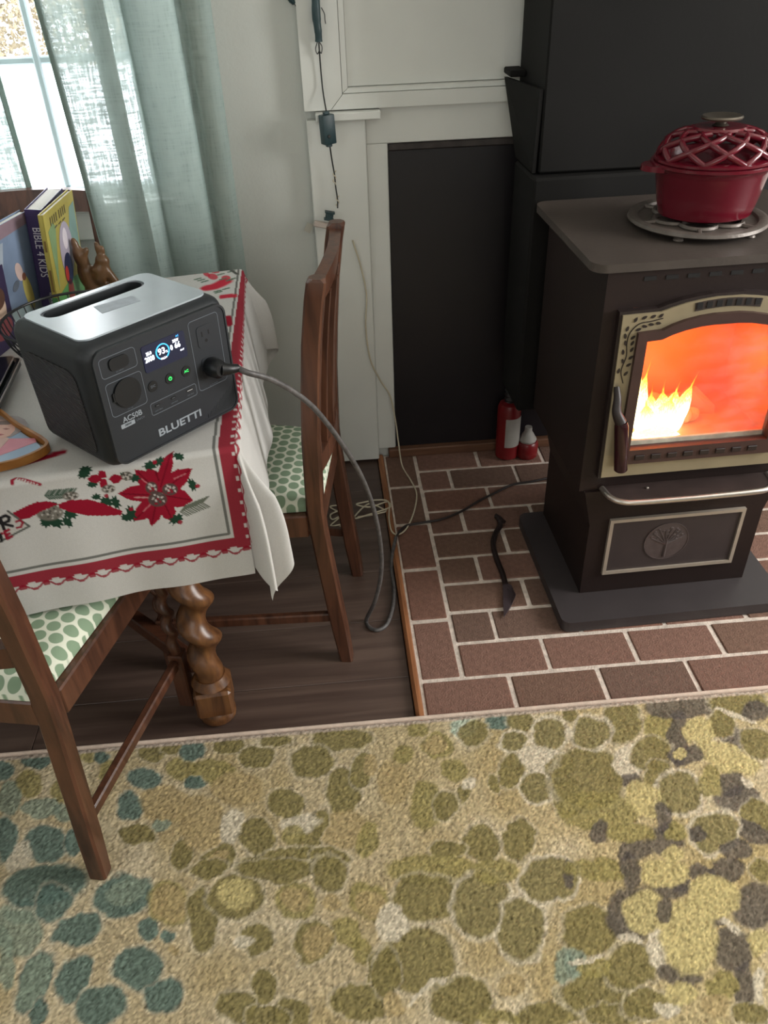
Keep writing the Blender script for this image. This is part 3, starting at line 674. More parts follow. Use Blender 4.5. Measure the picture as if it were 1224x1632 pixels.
# ------------------------------------------------------------------ rug
RC = {'O': (132, 120, 62), 'L': (160, 148, 90), 'T': (190, 168, 120), 'C': (228, 216, 190), 'Y': (210, 194, 134), 'G': (98, 90, 84), 'E': (80, 114, 106), 'S': (146, 160, 140), 'M': (190, 208, 188)}
REG = {'A': (0, 1120, 3.948), 'B': (300, 1130, 3.825), 'C': (600, 1100, 3.825), 'D': (900, 1090, 3.778), 'E': (0, 1370, 3.948), 'F': (300, 1370, 3.825), 'G': (600, 1370, 3.825), 'H': (900, 1370, 3.778)}
SH = """A 20 430 45 60 0 E;A 225 365 95 45 0 E;A 180 510 80 75 -20 L;A 60 600 60 100 0 S;A 380 560 60 70 0 L;A 250 660 110 60 0 S;A 400 690 70 45 0 S;A 280 880 130 110 10 E;A 470 880 60 90 20 E;A 30 850 60 130 0 E;A 560 345 40 40 0 L;A 640 340 50 35 0 E;A 690 450 60 80 0 L;A 920 470 100 65 10 E;A 815 640 75 85 -20 E;A 960 300 90 55 0 O;A 1080 290 60 40 0 O;A 1040 640 150 110 0 T;A 870 830 100 60 10 O;A 1150 420 80 80 0 L;A 1010 770 50 40 0 S;A 1150 960 60 90 0 O;A 130 960 70 90 20 C
B 240 220 100 45 -10 O;B 420 290 100 70 10 O;B 540 190 90 40 0 O;B 150 380 130 70 0 L;B 20 260 70 50 -20 E;B 40 445 65 32 0 E;B 940 180 165 65 0 O;B 80 690 130 160 0 T;B 300 480 150 90 0 T;B 260 720 60 120 15 C;B 755 315 130 95 0 O;B 945 500 95 135 0 O;B 1060 370 60 110 15 O;B 1110 340 50 60 0 T;B 950 730 140 110 0 T;B 1090 800 60 110 20 L;B 760 760 60 160 25 O;B 560 920 240 75 -8 O;B 680 690 110 60 -5 C;B 640 755 70 60 0 L;B 600 570 110 75 0 O;B 420 765 95 100 0 O;B 860 920 110 80 0 O;B 190 910 100 75 -30 O;B 195 905 60 40 -30 T
C 300 700 95 140 0 L;C 530 215 70 70 0 M;C 740 185 75 45 0 E;C 600 265 90 80 -15 O;C 880 190 80 55 0 O;C 840 310 90 72 -10 C;C 840 310 75 58 -10 O;C 1055 270 112 112 0 C;C 1055 270 95 95 0 O;C 1000 420 120 80 0 C;C 820 490 70 105 10 O;C 985 590 112 100 20 C;C 985 590 98 86 20 O;C 1130 465 100 80 -10 C;C 1130 465 88 68 -10 O;C 370 340 90 80 0 L;C 355 340 65 60 0 T;C 170 390 60 50 0 L;C 415 710 70 85 20 O;C 520 630 40 60 0 O;C 470 480 70 60 0 L;C 725 575 25 60 -20 O;C 560 570 45 40 0 C;C 640 930 100 100 0 O;C 860 910 95 120 0 O;C 100 560 90 120 0 T;C 1170 660 80 110 0 O;C 250 230 60 40 0 L;C 440 970 100 40 0 O
D 30 180 50 40 0 O;D 340 230 110 120 0 O;D 150 560 200 180 0 O;D 200 760 220 110 0 L;D 160 290 120 100 0 C;D 160 290 108 88 0 O;D 570 260 90 100 0 L;D 690 140 200 60 0 G;D 680 330 55 170 0 G;D 1050 120 160 60 0 O;D 1150 160 80 60 0 G;D 1000 300 130 60 35 G;D 940 240 90 70 0 O;D 1030 190 120 16 18 C;D 800 280 85 75 0 Y;D 980 440 190 75 20 Y;D 1160 360 110 80 30 O;D 390 470 90 100 20 C;D 520 430 110 110 0 O;D 560 560 70 90 0 O;D 720 430 100 60 0 G;D 690 415 35 35 0 Y;D 410 590 60 48 0 G;D 690 660 140 140 0 C;D 690 660 122 122 0 O;D 880 590 70 90 0 L;D 1000 600 70 70 0 G;D 1060 700 130 80 0 G;D 1090 600 50 20 35 C;D 1160 800 90 100 0 O;D 1130 890 110 60 35 G;D 905 890 145 132 0 C;D 905 890 130 118 0 O;D 210 890 55 75 0 G;D 480 690 110 90 40 Y;D 590 810 50 90 0 G;D 600 930 110 90 0 G;D 660 890 70 50 0 L;D 1040 1000 80 60 0 G;D 420 1010 90 50 0 G;D 400 900 120 60 0 L;D 640 1020 70 40 0 Y;D 800 900 50 40 0 G
E 110 430 150 170 0 S;E 150 330 110 60 0 S;E 30 620 50 200 0 S;E 280 160 240 120 -10 E;E 330 270 100 110 20 E;E 760 225 170 125 -15 E;E 800 190 110 80 -15 S;E 490 440 150 90 -20 E;E 470 745 90 150 20 E;E 220 760 100 195 25 E;E 220 760 86 175 25 S;E 865 680 140 125 0 E;E 1020 860 115 100 -20 E;E 630 930 150 120 -30 E;E 930 440 55 75 20 E;E 1045 485 45 40 0 E;E 1060 270 130 130 0 L;E 1060 270 110 110 0 T;E 240 970 60 90 25 E;E 1105 575 35 30 0 T
F 90 350 85 190 -5 O;F 290 225 150 125 10 O;F 290 215 105 85 10 Y;F 540 60 230 70 0 O;F 860 80 100 110 0 O;F 650 250 115 115 0 L;F 650 240 80 80 0 T;F 760 500 110 130 20 O;F 780 500 78 100 20 T;F 410 480 90 90 0 O;F 340 500 50 40 0 C;F 970 450 80 100 -30 L;F 1060 550 60 80 -20 L;F 1100 250 110 100 0 L;F 1110 270 80 70 0 T;F 460 770 80 90 0 O;F 300 900 110 100 0 O;F 630 930 110 90 0 O;F 480 950 120 70 0 O;F 1170 690 70 150 0 O;F 1040 860 150 110 0 O;F 870 260 50 50 0 T;F 130 60 110 50 -15 O
G 330 60 260 90 0 L;G 300 230 190 140 0 O;G 640 270 175 215 5 C;G 640 270 160 200 5 O;G 890 420 138 205 0 C;G 890 420 125 190 0 O;G 1050 120 176 140 0 C;G 1050 120 160 125 0 O;G 250 610 210 190 0 O;G 520 850 170 130 0 O;G 60 700 70 150 0 O;G 1165 90 35 80 0 G;G 90 380 90 120 0 C;G 1150 650 70 110 0 S;G 1180 820 80 80 0 O;G 830 780 70 70 0 T;G 1050 950 200 60 0 O;G 720 60 130 70 0 L;G 100 880 60 60 0 T;G 750 960 120 40 0 L;G 300 800 140 18 -42 C
H 200 60 200 60 0 L;H 150 420 160 130 0 O;H 200 800 200 120 0 O;H 400 640 160 130 0 O;H 330 930 200 70 0 O;H 500 880 150 90 0 O;H 420 320 155 165 0 G;H 400 60 60 90 0 G;H 620 190 110 45 0 G;H 700 160 50 40 0 G;H 820 80 80 50 0 G;H 980 60 110 60 0 G;H 1150 280 120 130 0 G;H 600 80 140 80 0 Y;H 480 310 120 130 0 Y;H 900 370 70 45 10 G;H 900 220 150 125 10 Y;H 1010 540 115 120 0 G;H 1080 760 65 150 0 G;H 700 690 130 60 10 G;H 570 540 50 110 0 C;H 750 460 150 215 -5 Y;H 610 310 40 70 0 G;H 1000 400 80 26 25 C;H 60 620 60 80 0 S;H 180 660 90 70 0 L;H 120 600 90 20 -20 C;H 950 760 90 90 0 L;H 700 800 90 60 0 Y;H 1180 500 60 80 0 Y;H 1180 60 60 70 0 O;H 1120 930 100 60 0 O;H 900 880 80 60 0 T;H 1180 760 40 100 0 C;H 620 900 60 50 0 C;H 400 480 80 22 15 C"""
RZ = .0125
def grid(xs, ys):
    X, Y = np.meshgrid(xs, ys); n = len(xs)
    k = np.arange((len(ys)-1)*(n-1)); a = (k//(n-1))*n+k % (n-1)
    return X.ravel(), Y.ravel(), np.stack([a, a+1, a+n+1, a+n], 1).tolist()
rx = np.concatenate([np.arange(-1.30, -.82, .012), np.arange(-.82, .96, .0032), np.arange(.96, 1.31, .012)])
ry = np.concatenate([np.arange(-.40, .40, .012), np.arange(.40, 1.1225, .0032)])
X, Y, F = grid(rx, ry); P = np.stack([X, Y], 1)
warp = np.stack([vnoise(P, 38, 1)*.0055+vnoise(P, 110, 2)*.003, vnoise(P, 38, 3)*.0055+vnoise(P, 110, 4)*.003], 1)
D = Dye(P+warp, (204, 186, 148))
yel = np.clip((P[:, 0]-.0)/.5, 0, 1)*.6; D.mix(yel, (204, 184, 130))
D.mix(np.clip(vnoise(P, 14, 9)*1.4, 0, 1)*.5, (228, 214, 184)); D.mix(np.clip(-vnoise(P, 11, 8)*1.5-.1, 0, 1)*.5, (182, 160, 106))
rs = np.random.default_rng(11)
for k in range(420): # unseen remainder of the same pattern
    c = np.array([rs.uniform(-1.3, 1.3), rs.uniform(-.4, 1.1)])
    d = c-np.array([0, 0, ]); z = AF@(np.array([c[0], c[1], RZ])-CAMP); q = np.array([c[0], c[1], RZ])-CAMP
    u, v = 612+FPX*(q@AR)/z, 816-FPX*(q@AU)/z
    if z > .2 and -40 < u < 1264 and v < 1660: continue
    a = rs.uniform(0, 6.28); l, w = rs.uniform(.02, .05), rs.uniform(.015, .03)
    D.ell(c, l*np.array([math.cos(a), math.sin(a)]), w*np.array([-math.sin(a), math.cos(a)]), RC[rs.choice(list('OOLTGE' if c[0] < 0 else 'OOLTGY'))], .2, .9)
for ln in SH.replace('\n', ';').split(';'):
    g, cx, cy, a, b, an, cl = ln.split(); ox, oy, f = REG[g]; cx, cy, a, b, an = map(float, (cx, cy, a, b, an))
    px, py = ox+cx/f, oy+cy/f; c_, s_ = math.cos(R(an)), math.sin(R(an))
    C0 = on_z(px, py, RZ)[:2]; va = on_z(px+a/f*c_, py+a/f*s_, RZ)[:2]-C0; vb = on_z(px-b/f*s_, py+b/f*c_, RZ)[:2]-C0
    if cl in 'OE': D.ell(C0, va*1.21, vb*1.21, RC['C'], .2, .55)
    D.ell(C0, va*1.10, vb*1.10, RC[cl], .16, .86)
edge = np.clip((P[:, 1]-1.108)/.003, 0, 1)*(np.abs(P[:, 0]) < 2); D.mix(edge, (206, 188, 170))
sp_ = .88*(1+.23*rng.normal(size=len(P))); D.C *= np.clip(sp_, .5, 1.5)[:, None]
Zr = RZ+rng.normal(size=len(P))*.0011-np.clip((P[:, 1]-1.112)/.01, 0, 1)**2*.006
Zr = np.where((P[:, 0] < -.96+.16) | (P[:, 0] > .95) | (P[:, 1] < .40), RZ, Zr)
RUGM = vcol('rug_pile', .95, .05, .5, 900, .15)
def skirt(V, F, nx, ny, z0):
    b = list(range(nx)) + [j*nx+nx-1 for j in range(1, ny)] + [(ny-1)*nx+i for i in range(nx-2, -1, -1)] + [j*nx for j in range(ny-2, 0, -1)]
    k = len(V); W = V[b].copy(); W[:, 2] = z0; n = len(b)
    return np.concatenate([V, W]), F+[[b[i], k+i, k+(i+1) % n, b[(i+1) % n]] for i in range(n)], b
V = np.stack([X, Y, Zr], 1); V, F, bd = skirt(V, F, len(rx), len(ry), .0008)
rug = mk('area_rug', (V, F), RUGM, smooth=180, dye=np.concatenate([D.C, D.C[bd]]))
tag(rug, 'beige pile rug with olive teal and grey leaf petals', 'rug')
n = 10; V = []
for x in np.linspace(-1.30, 1.30, 60):
    for a in np.linspace(0, math.pi, n): V.append((x, 1.128+.0058*math.cos(a), .0006+.0115*math.sin(a)**.8))
mk('binding', (np.array(V), [[i*n+j, i*n+j+1, (i+1)*n+j+1, (i+1)*n+j] for i in range(59) for j in range(n-1)]), pm('rug_binding_cotton', (206, 186, 170), .9, var=.1, scale=60, bump=.3, bscale=400), rug, 60)

# ------------------------------------------------------------------ gate leg table
T = .725
FRc = np.array([-.165, 1.114]); uf = np.array([-.986, -.165]); uf /= np.linalg.norm(uf); ur = np.array([-.0502, .9987]); LT = .822
nf = np.array([-uf[1], uf[0]]); nf = nf if nf[1] < 0 else -nf
nr = np.array([ur[1], -ur[0]]); nr = nr if nr[0] > 0 else -nr
def top_pt(s, t): return FRc+uf*s+ur*t
OAK = wood('carved_oak', (72, 44, 27), (120, 80, 47), 2, 7, .32, 9, .5)
OAKD = wood('dark_oak', (58, 32, 22), (92, 54, 36), 0, 6, .4, 9, .5)
tb = thing('gateleg_table', (-.65, 1.5, -.01), 'oak gateleg table with barley twist legs under the Christmas cloth', 'table')
tpz = [tuple(top_pt(s, t)) for s, t in ((.012, .012), (1.25, .012), (1.25, LT-.012), (.012, LT-.012))]
mk('table_top', prism(tpz, T-.026, T-.003), OAKD, tb)
def twist_leg(x, y, r, z0, z1, pitch, n=20, off=.42):
    V = []; k = int((z1-z0)/.005)+1
    for i in range(k+1):
        z = z0+(z1-z0)*i/k; a0 = -2*math.pi*(z-z0)/pitch; e = off*r*min(1, 6*min(i, k-i)/k)
        for j in range(n):
            a = 2*math.pi*j/n; V.append((x+e*math.cos(a0)+r*math.cos(a), y+e*math.sin(a0)+r*math.sin(a), z))
    F = [[i*n+j, i*n+(j+1) % n, (i+1)*n+(j+1) % n, (i+1)*n+j] for i in range(k) for j in range(n)]+[list(range(n))[::-1], [k*n+j for j in range(n)]]
    return np.array(V), F
def table_leg(x, y, r, pitch, low, rz=0.0):
    M = Matrix.Translation((x, y, 0)) @ Matrix.Rotation(rz, 4, 'Z'); b = r*.98
    lg = mk('leg', twist_leg(x, y, r*.74, low+.1305, T-.10, pitch), OAK, tb, 60)
    mk('leg_block', box(-b, b, -b, b, low+.032, low+.104, .006), OAK, lg, M=M)
    mk('collar', lathe([(r*.85, low+.1045), (r*1.06, low+.112), (r*.95, low+.120), (r*.8, low+.130)], 22), OAK, lg, 40, M=M)
    mk('foot', lathe([(r*.72, low+.0005), (r*.98, low+.006), (r*1.0, low+.018), (r*.75, low+.0315)], 20), OAK, lg, 40, M=M)
    mk('leg_top', box(-b, b, -b, b, T-.0995, T-.0265, .004), OAK, lg, M=M)
    return lg
lf = on_z(352, 1150, -.01)
LF = (lf[0]-.006, lf[1]+.022)
table_leg(LF[0], LF[1], .040, .105, -.010, .1)

table_leg(-.33, 1.86, .040, .105, -.010, .1)
table_leg(-1.15, 1.19, .040, .105, -.010, .1); table_leg(-1.15, 1.80, .040, .105, -.010, .1)
def bar(a, b, w, h, z, mat, name, parent):
    a, b = np.array(a), np.array(b); d = b-a; l = np.linalg.norm(d); M = Matrix.Translation((*((a+b)/2), z)) @ Matrix.Rotation(math.atan2(d[1], d[0]), 4, 'Z')
    return mk(name, box(-l/2, l/2, -w/2, w/2, -h/2, h/2, .003), mat, parent, M=M)
bar((LF[0]-.03, LF[1]+.03), (-.70, 1.60), .030, .036, .118, OAKD, 'stretcher', tb)
bar((-.33, 1.815), (-.70, 1.62), .030, .036, .118, OAKD, 'stretcher', tb)
bar((-.33, 1.815), (LF[0], LF[1]+.045), .022, .07, T-.063, OAKD, 'apron', tb)
bar((LF[0]-.045, LF[1]), (-1.105, 1.19), .022, .07, T-.063, OAKD, 'apron', tb)

# ------------------------------------------------------------------ tablecloth
DF, DR, DB = .246, .225, .20
def axis(*seg):
    out = []
    for a, b, st_ in seg:
        for v in np.arange(a, b-st_*.4, st_): out.append(v)
    return np.array(out+[seg[-1][1]])
s_ax = axis((-DR, -.06, .0024), (-.06, .42, .0016), (.42, 1.0, .012))
t_ax = axis((-DF, .05, .0016), (.05, LT-.15, .006), (LT-.15, LT, .0035), (LT, LT+DB, .006))
S, Tt, F = grid(s_ax, t_ax)
rE = .010
def cloth(S, Tt):
    so = np.maximum(-S, 0); tf = np.maximum(-Tt, 0); tbk = np.maximum(Tt-LT, 0)
    si = np.maximum(S, 0); ti = np.clip(Tt, 0, LT)
    base = FRc+np.outer(si, uf)+np.outer(ti, ur)
    to = np.where(tf > 0, tf, tbk); sg = np.where(tf > 0, 1.0, -1.0)
    r = np.hypot(so, to); th = np.arctan2(so, to+1e-9)          # 0 = front/back drop, 90 = right drop
    thn = th/(math.pi/2); corner = (so > 0) & (to > 0)
    d1 = np.where(sg > 0, 1, -1)[:, None]*nf; d2 = nr[None, :]
    dirv = np.cos(th)[:, None]*d1+np.sin(th)[:, None]*d2
    dirv /= np.linalg.norm(dirv, axis=1)[:, None]
    flat = .05+.0*r
    wave = .020*np.sin(S*21+.6)*np.exp(-np.maximum(S-.02, 0)*3)+.010*np.sin(S*47+2)
    waver = .03*np.sin(Tt*16+1.2)+.015*np.sin(Tt*37)
    fold = np.where(corner, .12+.40*(.5-.5*np.cos(2*math.pi*thn*2.0))*np.clip(r/.1, 0, 1)+.10*np.sin(thn*14)*np.clip(r/.2, 0, 1)*np.sin(thn*math.pi), np.where(so > 0, .13+waver, .09+wave))
    ang = np.clip(r/rE, 0, math.pi/2)
    oa = rE*np.sin(ang); da = rE*(1-np.cos(ang)); rem = np.maximum(r-rE*math.pi/2, 0)
    out = oa+np.where(corner, fold*.15*np.tanh(rem/.11), rem*fold*np.clip(rem/.05, 0, 1)); down = da+rem*np.where(corner, .965, np.sqrt(np.maximum(1-fold**2, .2)))
    xy = base+dirv*out[:, None]
    return np.stack([xy[:, 0], xy[:, 1], T-down], 1)
V = cloth(S, Tt)
D = Dye(np.stack([S, Tt], 1), (222, 220, 216))
p0 = np.array([*FRc, T])
def cl(px, py): # photo pixel on the front drop -> cloth coordinates
    n3 = np.array([*nf, .09]); q = on_plane(px, py, p0+np.array([*nf, 0])*.010, n3)
    d = (q[:2]-FRc); return np.array([d@uf, -(T-q[2])*1.004-.004])
def tp_(px, py):
    q = on_z(px, py, T)[:2]-FRc; A = np.linalg.inv(np.stack([uf, ur], 1)); return A@q
CR, CD, CG, CP = (160, 26, 50), (40, 72, 54), (112, 118, 104), (128, 122, 112)
def ce(x, y, a, b, an, col, z=(0, 680, 3.06), op=.95, f=cl):
    px, py = z[0]+x/z[2], z[1]+y/z[2]; c_, s_ = math.cos(R(an)), math.sin(R(an))
    C0 = f(px, py); va = f(px+a/z[2]*c_, py+a/z[2]*s_)-C0; vb = f(px-b/z[2]*s_, py+b/z[2]*c_)-C0
    D.ell(C0, va, vb, col, .15, op)
def cpoly(pts, col, f=cl, z=(0, 680, 3.06)): D.poly([tuple(f(z[0]+a/z[2], z[1]+b/z[2])) for a, b in pts], col)
def cline(pts, w, col, f=cl, z=(0, 680, 3.06)): D.stroke([tuple(f(z[0]+a/z[2], z[1]+b/z[2])) for a, b in pts], w, col)
SG, TG = D.P[:, 0], D.P[:, 1]
# border bands along the right edge and the front drop
bs0, bs1, bt0, bt1 = 0, .026, -.190, -.168
SG = SG+.031*np.maximum(TG, 0)/.8
wob = .0012*np.sin(SG*60)
red = ((SG > bs0) & (SG < bs1) & (TG > bt0)) | ((TG > bt0) & (TG < bt1) & (SG > bs0))
D.mix(red*.96, CR)
gr = ((np.abs(SG-.0335) < .0024) & (TG > -.1605)) | ((np.abs(TG+.1595) < .0024) & (SG > .0315)); D.mix(gr*.85, (96, 98, 92))
lac = .5+.5*np.sin(SG*2*math.pi/.036); e2 = (TG < bt0+.003) & (TG > bt0-.013) & (SG > bs0-.004); D.mix(e2*(np.abs(TG-(bt0-.005)-.005*np.sin(SG*2*math.pi/.036)) < .0022)*.9, CR)
D.mix(e2*((lac > .82) & (np.abs(TG-(bt0-.004)) < .004))*.9, CR)
e3 = (np.abs(TG-(bt0+.001)) < .003) & (np.sin(SG*2*math.pi/.036+2.6) > .6); D.mix(e3*.9, (226, 222, 218))
e4 = (np.abs(SG-(bs0-.003)-.004*np.sin(TG*2*math.pi/.036)) < .003) & (TG > bt0); D.mix(e4*.9, CR)
e5 = (np.abs(SG-(bs0+.004)) < .003) & (np.sin(TG*2*math.pi/.022) > .55) & (TG > bt0); D.mix(e5*.9, (226, 222, 218))
# poinsettia
def petal(x0, y0, x1, y1, w):
    a, b = np.array([x0, y0], float), np.array([x1, y1], float); d = b-a; n_ = np.array([-d[1], d[0]])/np.linalg.norm(d)*w
    cpoly([tuple(a), tuple(a+d*.35+n_), tuple(a+d*.7+n_*.8), tuple(b), tuple(a+d*.7-n_*.8), tuple(a+d*.35-n_)], CR)
for pt_ in ((775, 330, 660, 215, 45), (775, 330, 940, 210, 48), (780, 340, 945, 365, 50), (780, 330, 575, 335, 42), (770, 350, 650, 470, 42), (790, 350, 845, 470, 42), (770, 340, 740, 495, 40), (775, 330, 840, 110, 34), (775, 330, 720, 200, 40)): petal(*pt_)
for a, b in (((775, 330), (670, 225)), ((790, 325), (925, 220)), ((800, 340), (930, 362)), ((755, 340), (600, 336)), ((760, 360), (665, 458)), ((795, 365), (840, 455)), ((765, 365), (742, 480)), ((785, 300), (835, 130))): cline([a, b], .0014, (118, 14, 34))
cline([(690, 262), (740, 300)], .0016, (206, 120, 128)); cline([(850, 262), (905, 238)], .0016, (206, 120, 128)); cline([(700, 420), (735, 385)], .0016, (206, 120, 128))
cline([(660, 352), (725, 352)], .002, (210, 150, 150)); cline([(775, 270), (760, 225)], .002, (120, 14, 34))
for x, y, a, b in ((740, 305, 30, 28), (830, 312, 38, 28), (770, 360, 46, 36)):
    ce(x, y, a, b, 0, (90, 78, 74))
    for k in range(9): ce(x+a*.75*math.cos(k*2.4)*(k/9)**.5, y+b*.75*math.sin(k*2.4)*(k/9)**.5, 7, 5, 30*k, (214, 206, 200) if k % 3 else CR)
def holly(x, y, s, an):
    pts = []
    for k in range(16):
        a = 2*math.pi*k/16; rr = s*(1 if k % 2 == 0 else .62); pts.append((x+rr*math.cos(a)*math.cos(R(an))-rr*.6*math.sin(a)*math.sin(R(an)), y+rr*math.cos(a)*math.sin(R(an))+rr*.6*math.sin(a)*math.cos(R(an))))
    cpoly(pts, CD)
for h in ((735, 195, 42, -10), (775, 178, 36, -40), (870, 150, 36, 20), (940, 290, 38, 60), (520, 372, 40, 20), (565, 378, 42, 60), (470, 350, 28, 0), (640, 430, 46, 70), (620, 452, 38, 10), (860, 455, 44, -30), (415, 215, 44, 10), (410, 240, 38, -10), (450, 290, 32, 0), (655, 258, 40, 10), (610, 250, 36, 40),
          (270, 470, 52, 20), (215, 455, 40, 60), (345, 432, 44, 10), (260, 388, 30, 0), (330, 470, 38, 40), (225, 480, 34, 0)): holly(*h)
for k in range(12):
    x, y = 880+k*10, 420-k*4; cline([(x, y), (x+28, y-32)], .0016, CG); cline([(x, y), (x+34, y+20)], .0016, CG)
    x, y = 220+k*12, 345-k*1; cline([(x, y), (x+20, y-26)], .0018, (78, 100, 84)); cline([(x, y), (x+26, y+16)], .0018, (78, 100, 84))
for x, y in ((755, 180), (965, 295), (520, 345), (640, 410), (880, 470), (610, 240), (590, 255)): ce(x, y, 11, 10, 0, CR)
petal(500, 262, 425, 262, 22); petal(520, 262, 490, 305, 20); petal(530, 262, 600, 262, 24); petal(520, 255, 480, 225, 20)
for x, y, a, b in ((530, 312, 34, 20), (345, 345, 40, 20), (245, 428, 66, 36), (620, 248, 28, 22)):
    ce(x, y, a, b, -5, CP)
    for k in range(14): ce(x+a*.8*math.cos(k*2.4)*(k/14)**.5, y+b*.8*math.sin(k*2.4)*(k/14)**.5, 6, 5, 30*k, (206, 200, 192) if k % 2 else (84, 80, 74))
cpoly([(285, 385), (340, 366), (430, 362), (500, 380), (560, 405), (600, 420), (590, 440), (520, 442), (430, 440), (340, 420), (290, 402)], CR)
cpoly([(285, 385), (240, 372), (180, 375), (120, 400), (60, 430), (100, 460), (150, 450), (200, 420), (250, 400)], CR)   # tail of the ribbon
# candy cane and corner of the greeting sign
cline([(60, 285), (55, 268), (68, 258), (92, 262), (195, 288)], .0042, (168, 36, 58))
for k in range(8): cline([(78+k*15, 258+k*4), (72+k*15, 274+k*4)], .0016, (226, 222, 218))
cpoly([(-120, 520), (40, 420), (145, 492), (0, 566), (-60, 600)], (212, 208, 202))
cline([(-60, 600), (0, 566), (145, 492), (40, 420)], .0026, (104, 106, 100))
cline([(22, 506), (2, 452), (28, 440), (46, 448), (44, 466), (12, 478), (62, 490)], .0038, (42, 40, 42))       # R
cline([(-26, 500), (-36, 470), (-18, 458), (-4, 470), (-10, 498), (-26, 500)], .0038, (42, 40, 42))
cline([(44, 508), (24, 518), (38, 552), (60, 540)], .0034, (160, 34, 56)); cline([(31, 535), (48, 526)], .0034, (160, 34, 56))   # E
cline([(-2, 532), (12, 526)], .0034, (160, 34, 56)); cline([(4, 530), (10, 562)], .0034, (42, 40, 42))
cline([(80, 470), (100, 462), (112, 474), (104, 494), (84, 500)], .0028, (160, 40, 60))
# ribbon and flowers printed on the top
zt = (0, 440, 5.1)
cline([(-40, 748), (0, 745), (40, 738), (70, 729), (98, 721)], .013, CR, tp_, (0, 0, 1)); cline([(-40, 753), (0, 750), (40, 743), (75, 733)], .003, (228, 224, 220), tp_, (0, 0, 1))
zk = (260, 400, 5.44)
for a in ((430, 222, 45, 26, 10), (375, 200, 38, 18, 30), (545, 232, 40, 20, 0), (450, 180, 40, 12, 0), (265, 190, 24, 10, 20), (40, 208, 20, 8, 0)): ce(*a, (214, 58, 78), zk, .9, tp_)
cline([(395, 318), (440, 310), (490, 290), (530, 268)], .030, (214, 58, 78), tp_, zk)
for y in (382, 396): cline([(510, y+8), (560, y), (620, y)], .010, (214, 58, 78), tp_, zk)
for a in ((330, 250), (360, 262), (300, 240), (480, 355), (545, 325), (575, 250), (600, 240), (500, 200), (590, 175), (520, 240), (470, 345)): cline([(a[0]-22, a[1]+8), (a[0]+22, a[1]-4)], .006, (104, 128, 108), tp_, zk)
cline([(580, 160), (640, 200)], .006, (96, 98, 92), tp_, zk); cline([(558, 570), (572, 640)], .012, CR, tp_, zk)
CLOTHM = vcol('printed_cotton', .85, .12, .06, 700)
cm, nt = CLOTHM, CLOTHM.node_tree
tl = N(nt, 'ShaderNodeBsdfTranslucent'); ms_ = N(nt, 'ShaderNodeMixShader'); ms_.inputs[0].default_value = .18
nt.links.new(nt.nodes['Mix'].outputs['Result'], tl.inputs[0]); pb = nt.nodes['Principled BSDF']
nt.links.new(pb.outputs[0], ms_.inputs[1]); nt.links.new(tl.outputs[0], ms_.inputs[2]); nt.links.new(ms_.outputs[0], nt.nodes['Material Output'].inputs[0])
tcl = mk('tablecloth', (V, F), CLOTHM, smooth=180, dye=D.C)
tag(tcl, 'white cotton tablecloth printed with red poinsettias, holly and a red border', 'tablecloth')

# ------------------------------------------------------------------ chairs
CHW = wood('chair_mahogany', (62, 38, 28), (98, 62, 45), 2, 6, .30, 10, .5)
DOT, nt, b = _new('dotted_seat_fabric'); L = nt.links
tc = N(nt, 'ShaderNodeTexCoord')
def dots(off):
    mp = N(nt, 'ShaderNodeMapping'); mp.inputs['Scale'].default_value = (1/.0272, 1/.0462, 0); mp.inputs['Location'].default_value = off
    L.new(tc.outputs['Object'], mp.inputs[0]); fr_ = N(nt, 'ShaderNodeVectorMath', operation='FRACTION'); L.new(mp.outputs[0], fr_.inputs[0])
    sb = N(nt, 'ShaderNodeVectorMath', operation='SUBTRACT'); sb.inputs[1].default_value = (.5, .5, 0); L.new(fr_.outputs[0], sb.inputs[0])
    ml = N(nt, 'ShaderNodeVectorMath', operation='MULTIPLY'); ml.inputs[1].default_value = (1, 1.70, 0); L.new(sb.outputs[0], ml.inputs[0])
    ln = N(nt, 'ShaderNodeVectorMath', operation='LENGTH'); L.new(ml.outputs[0], ln.inputs[0]); return ln
a_, b_ = dots((0, 0, 0)), dots((.5, .5, 0))
mn = N(nt, 'ShaderNodeMath', operation='MINIMUM'); L.new(a_.outputs['Value'], mn.inputs[0]); L.new(b_.outputs['Value'], mn.inputs[1])
rg = N(nt, 'ShaderNodeMapRange'); rg.inputs[1].default_value = .385; rg.inputs[2].default_value = .425; L.new(mn.outputs[0], rg.inputs[0])
mx = N(nt, 'ShaderNodeMix', data_type='RGBA'); mx.inputs['A'].default_value = (*lin((136, 158, 132)), 1); mx.inputs['B'].default_value = (*lin((222, 226, 208)), 1)
L.new(rg.outputs[0], mx.inputs['Factor']); L.new(mx.outputs['Result'], b.inputs['Base Color']); b.inputs['Roughness'].default_value = .9; b.inputs['Specular IOR Level'].default_value = .1
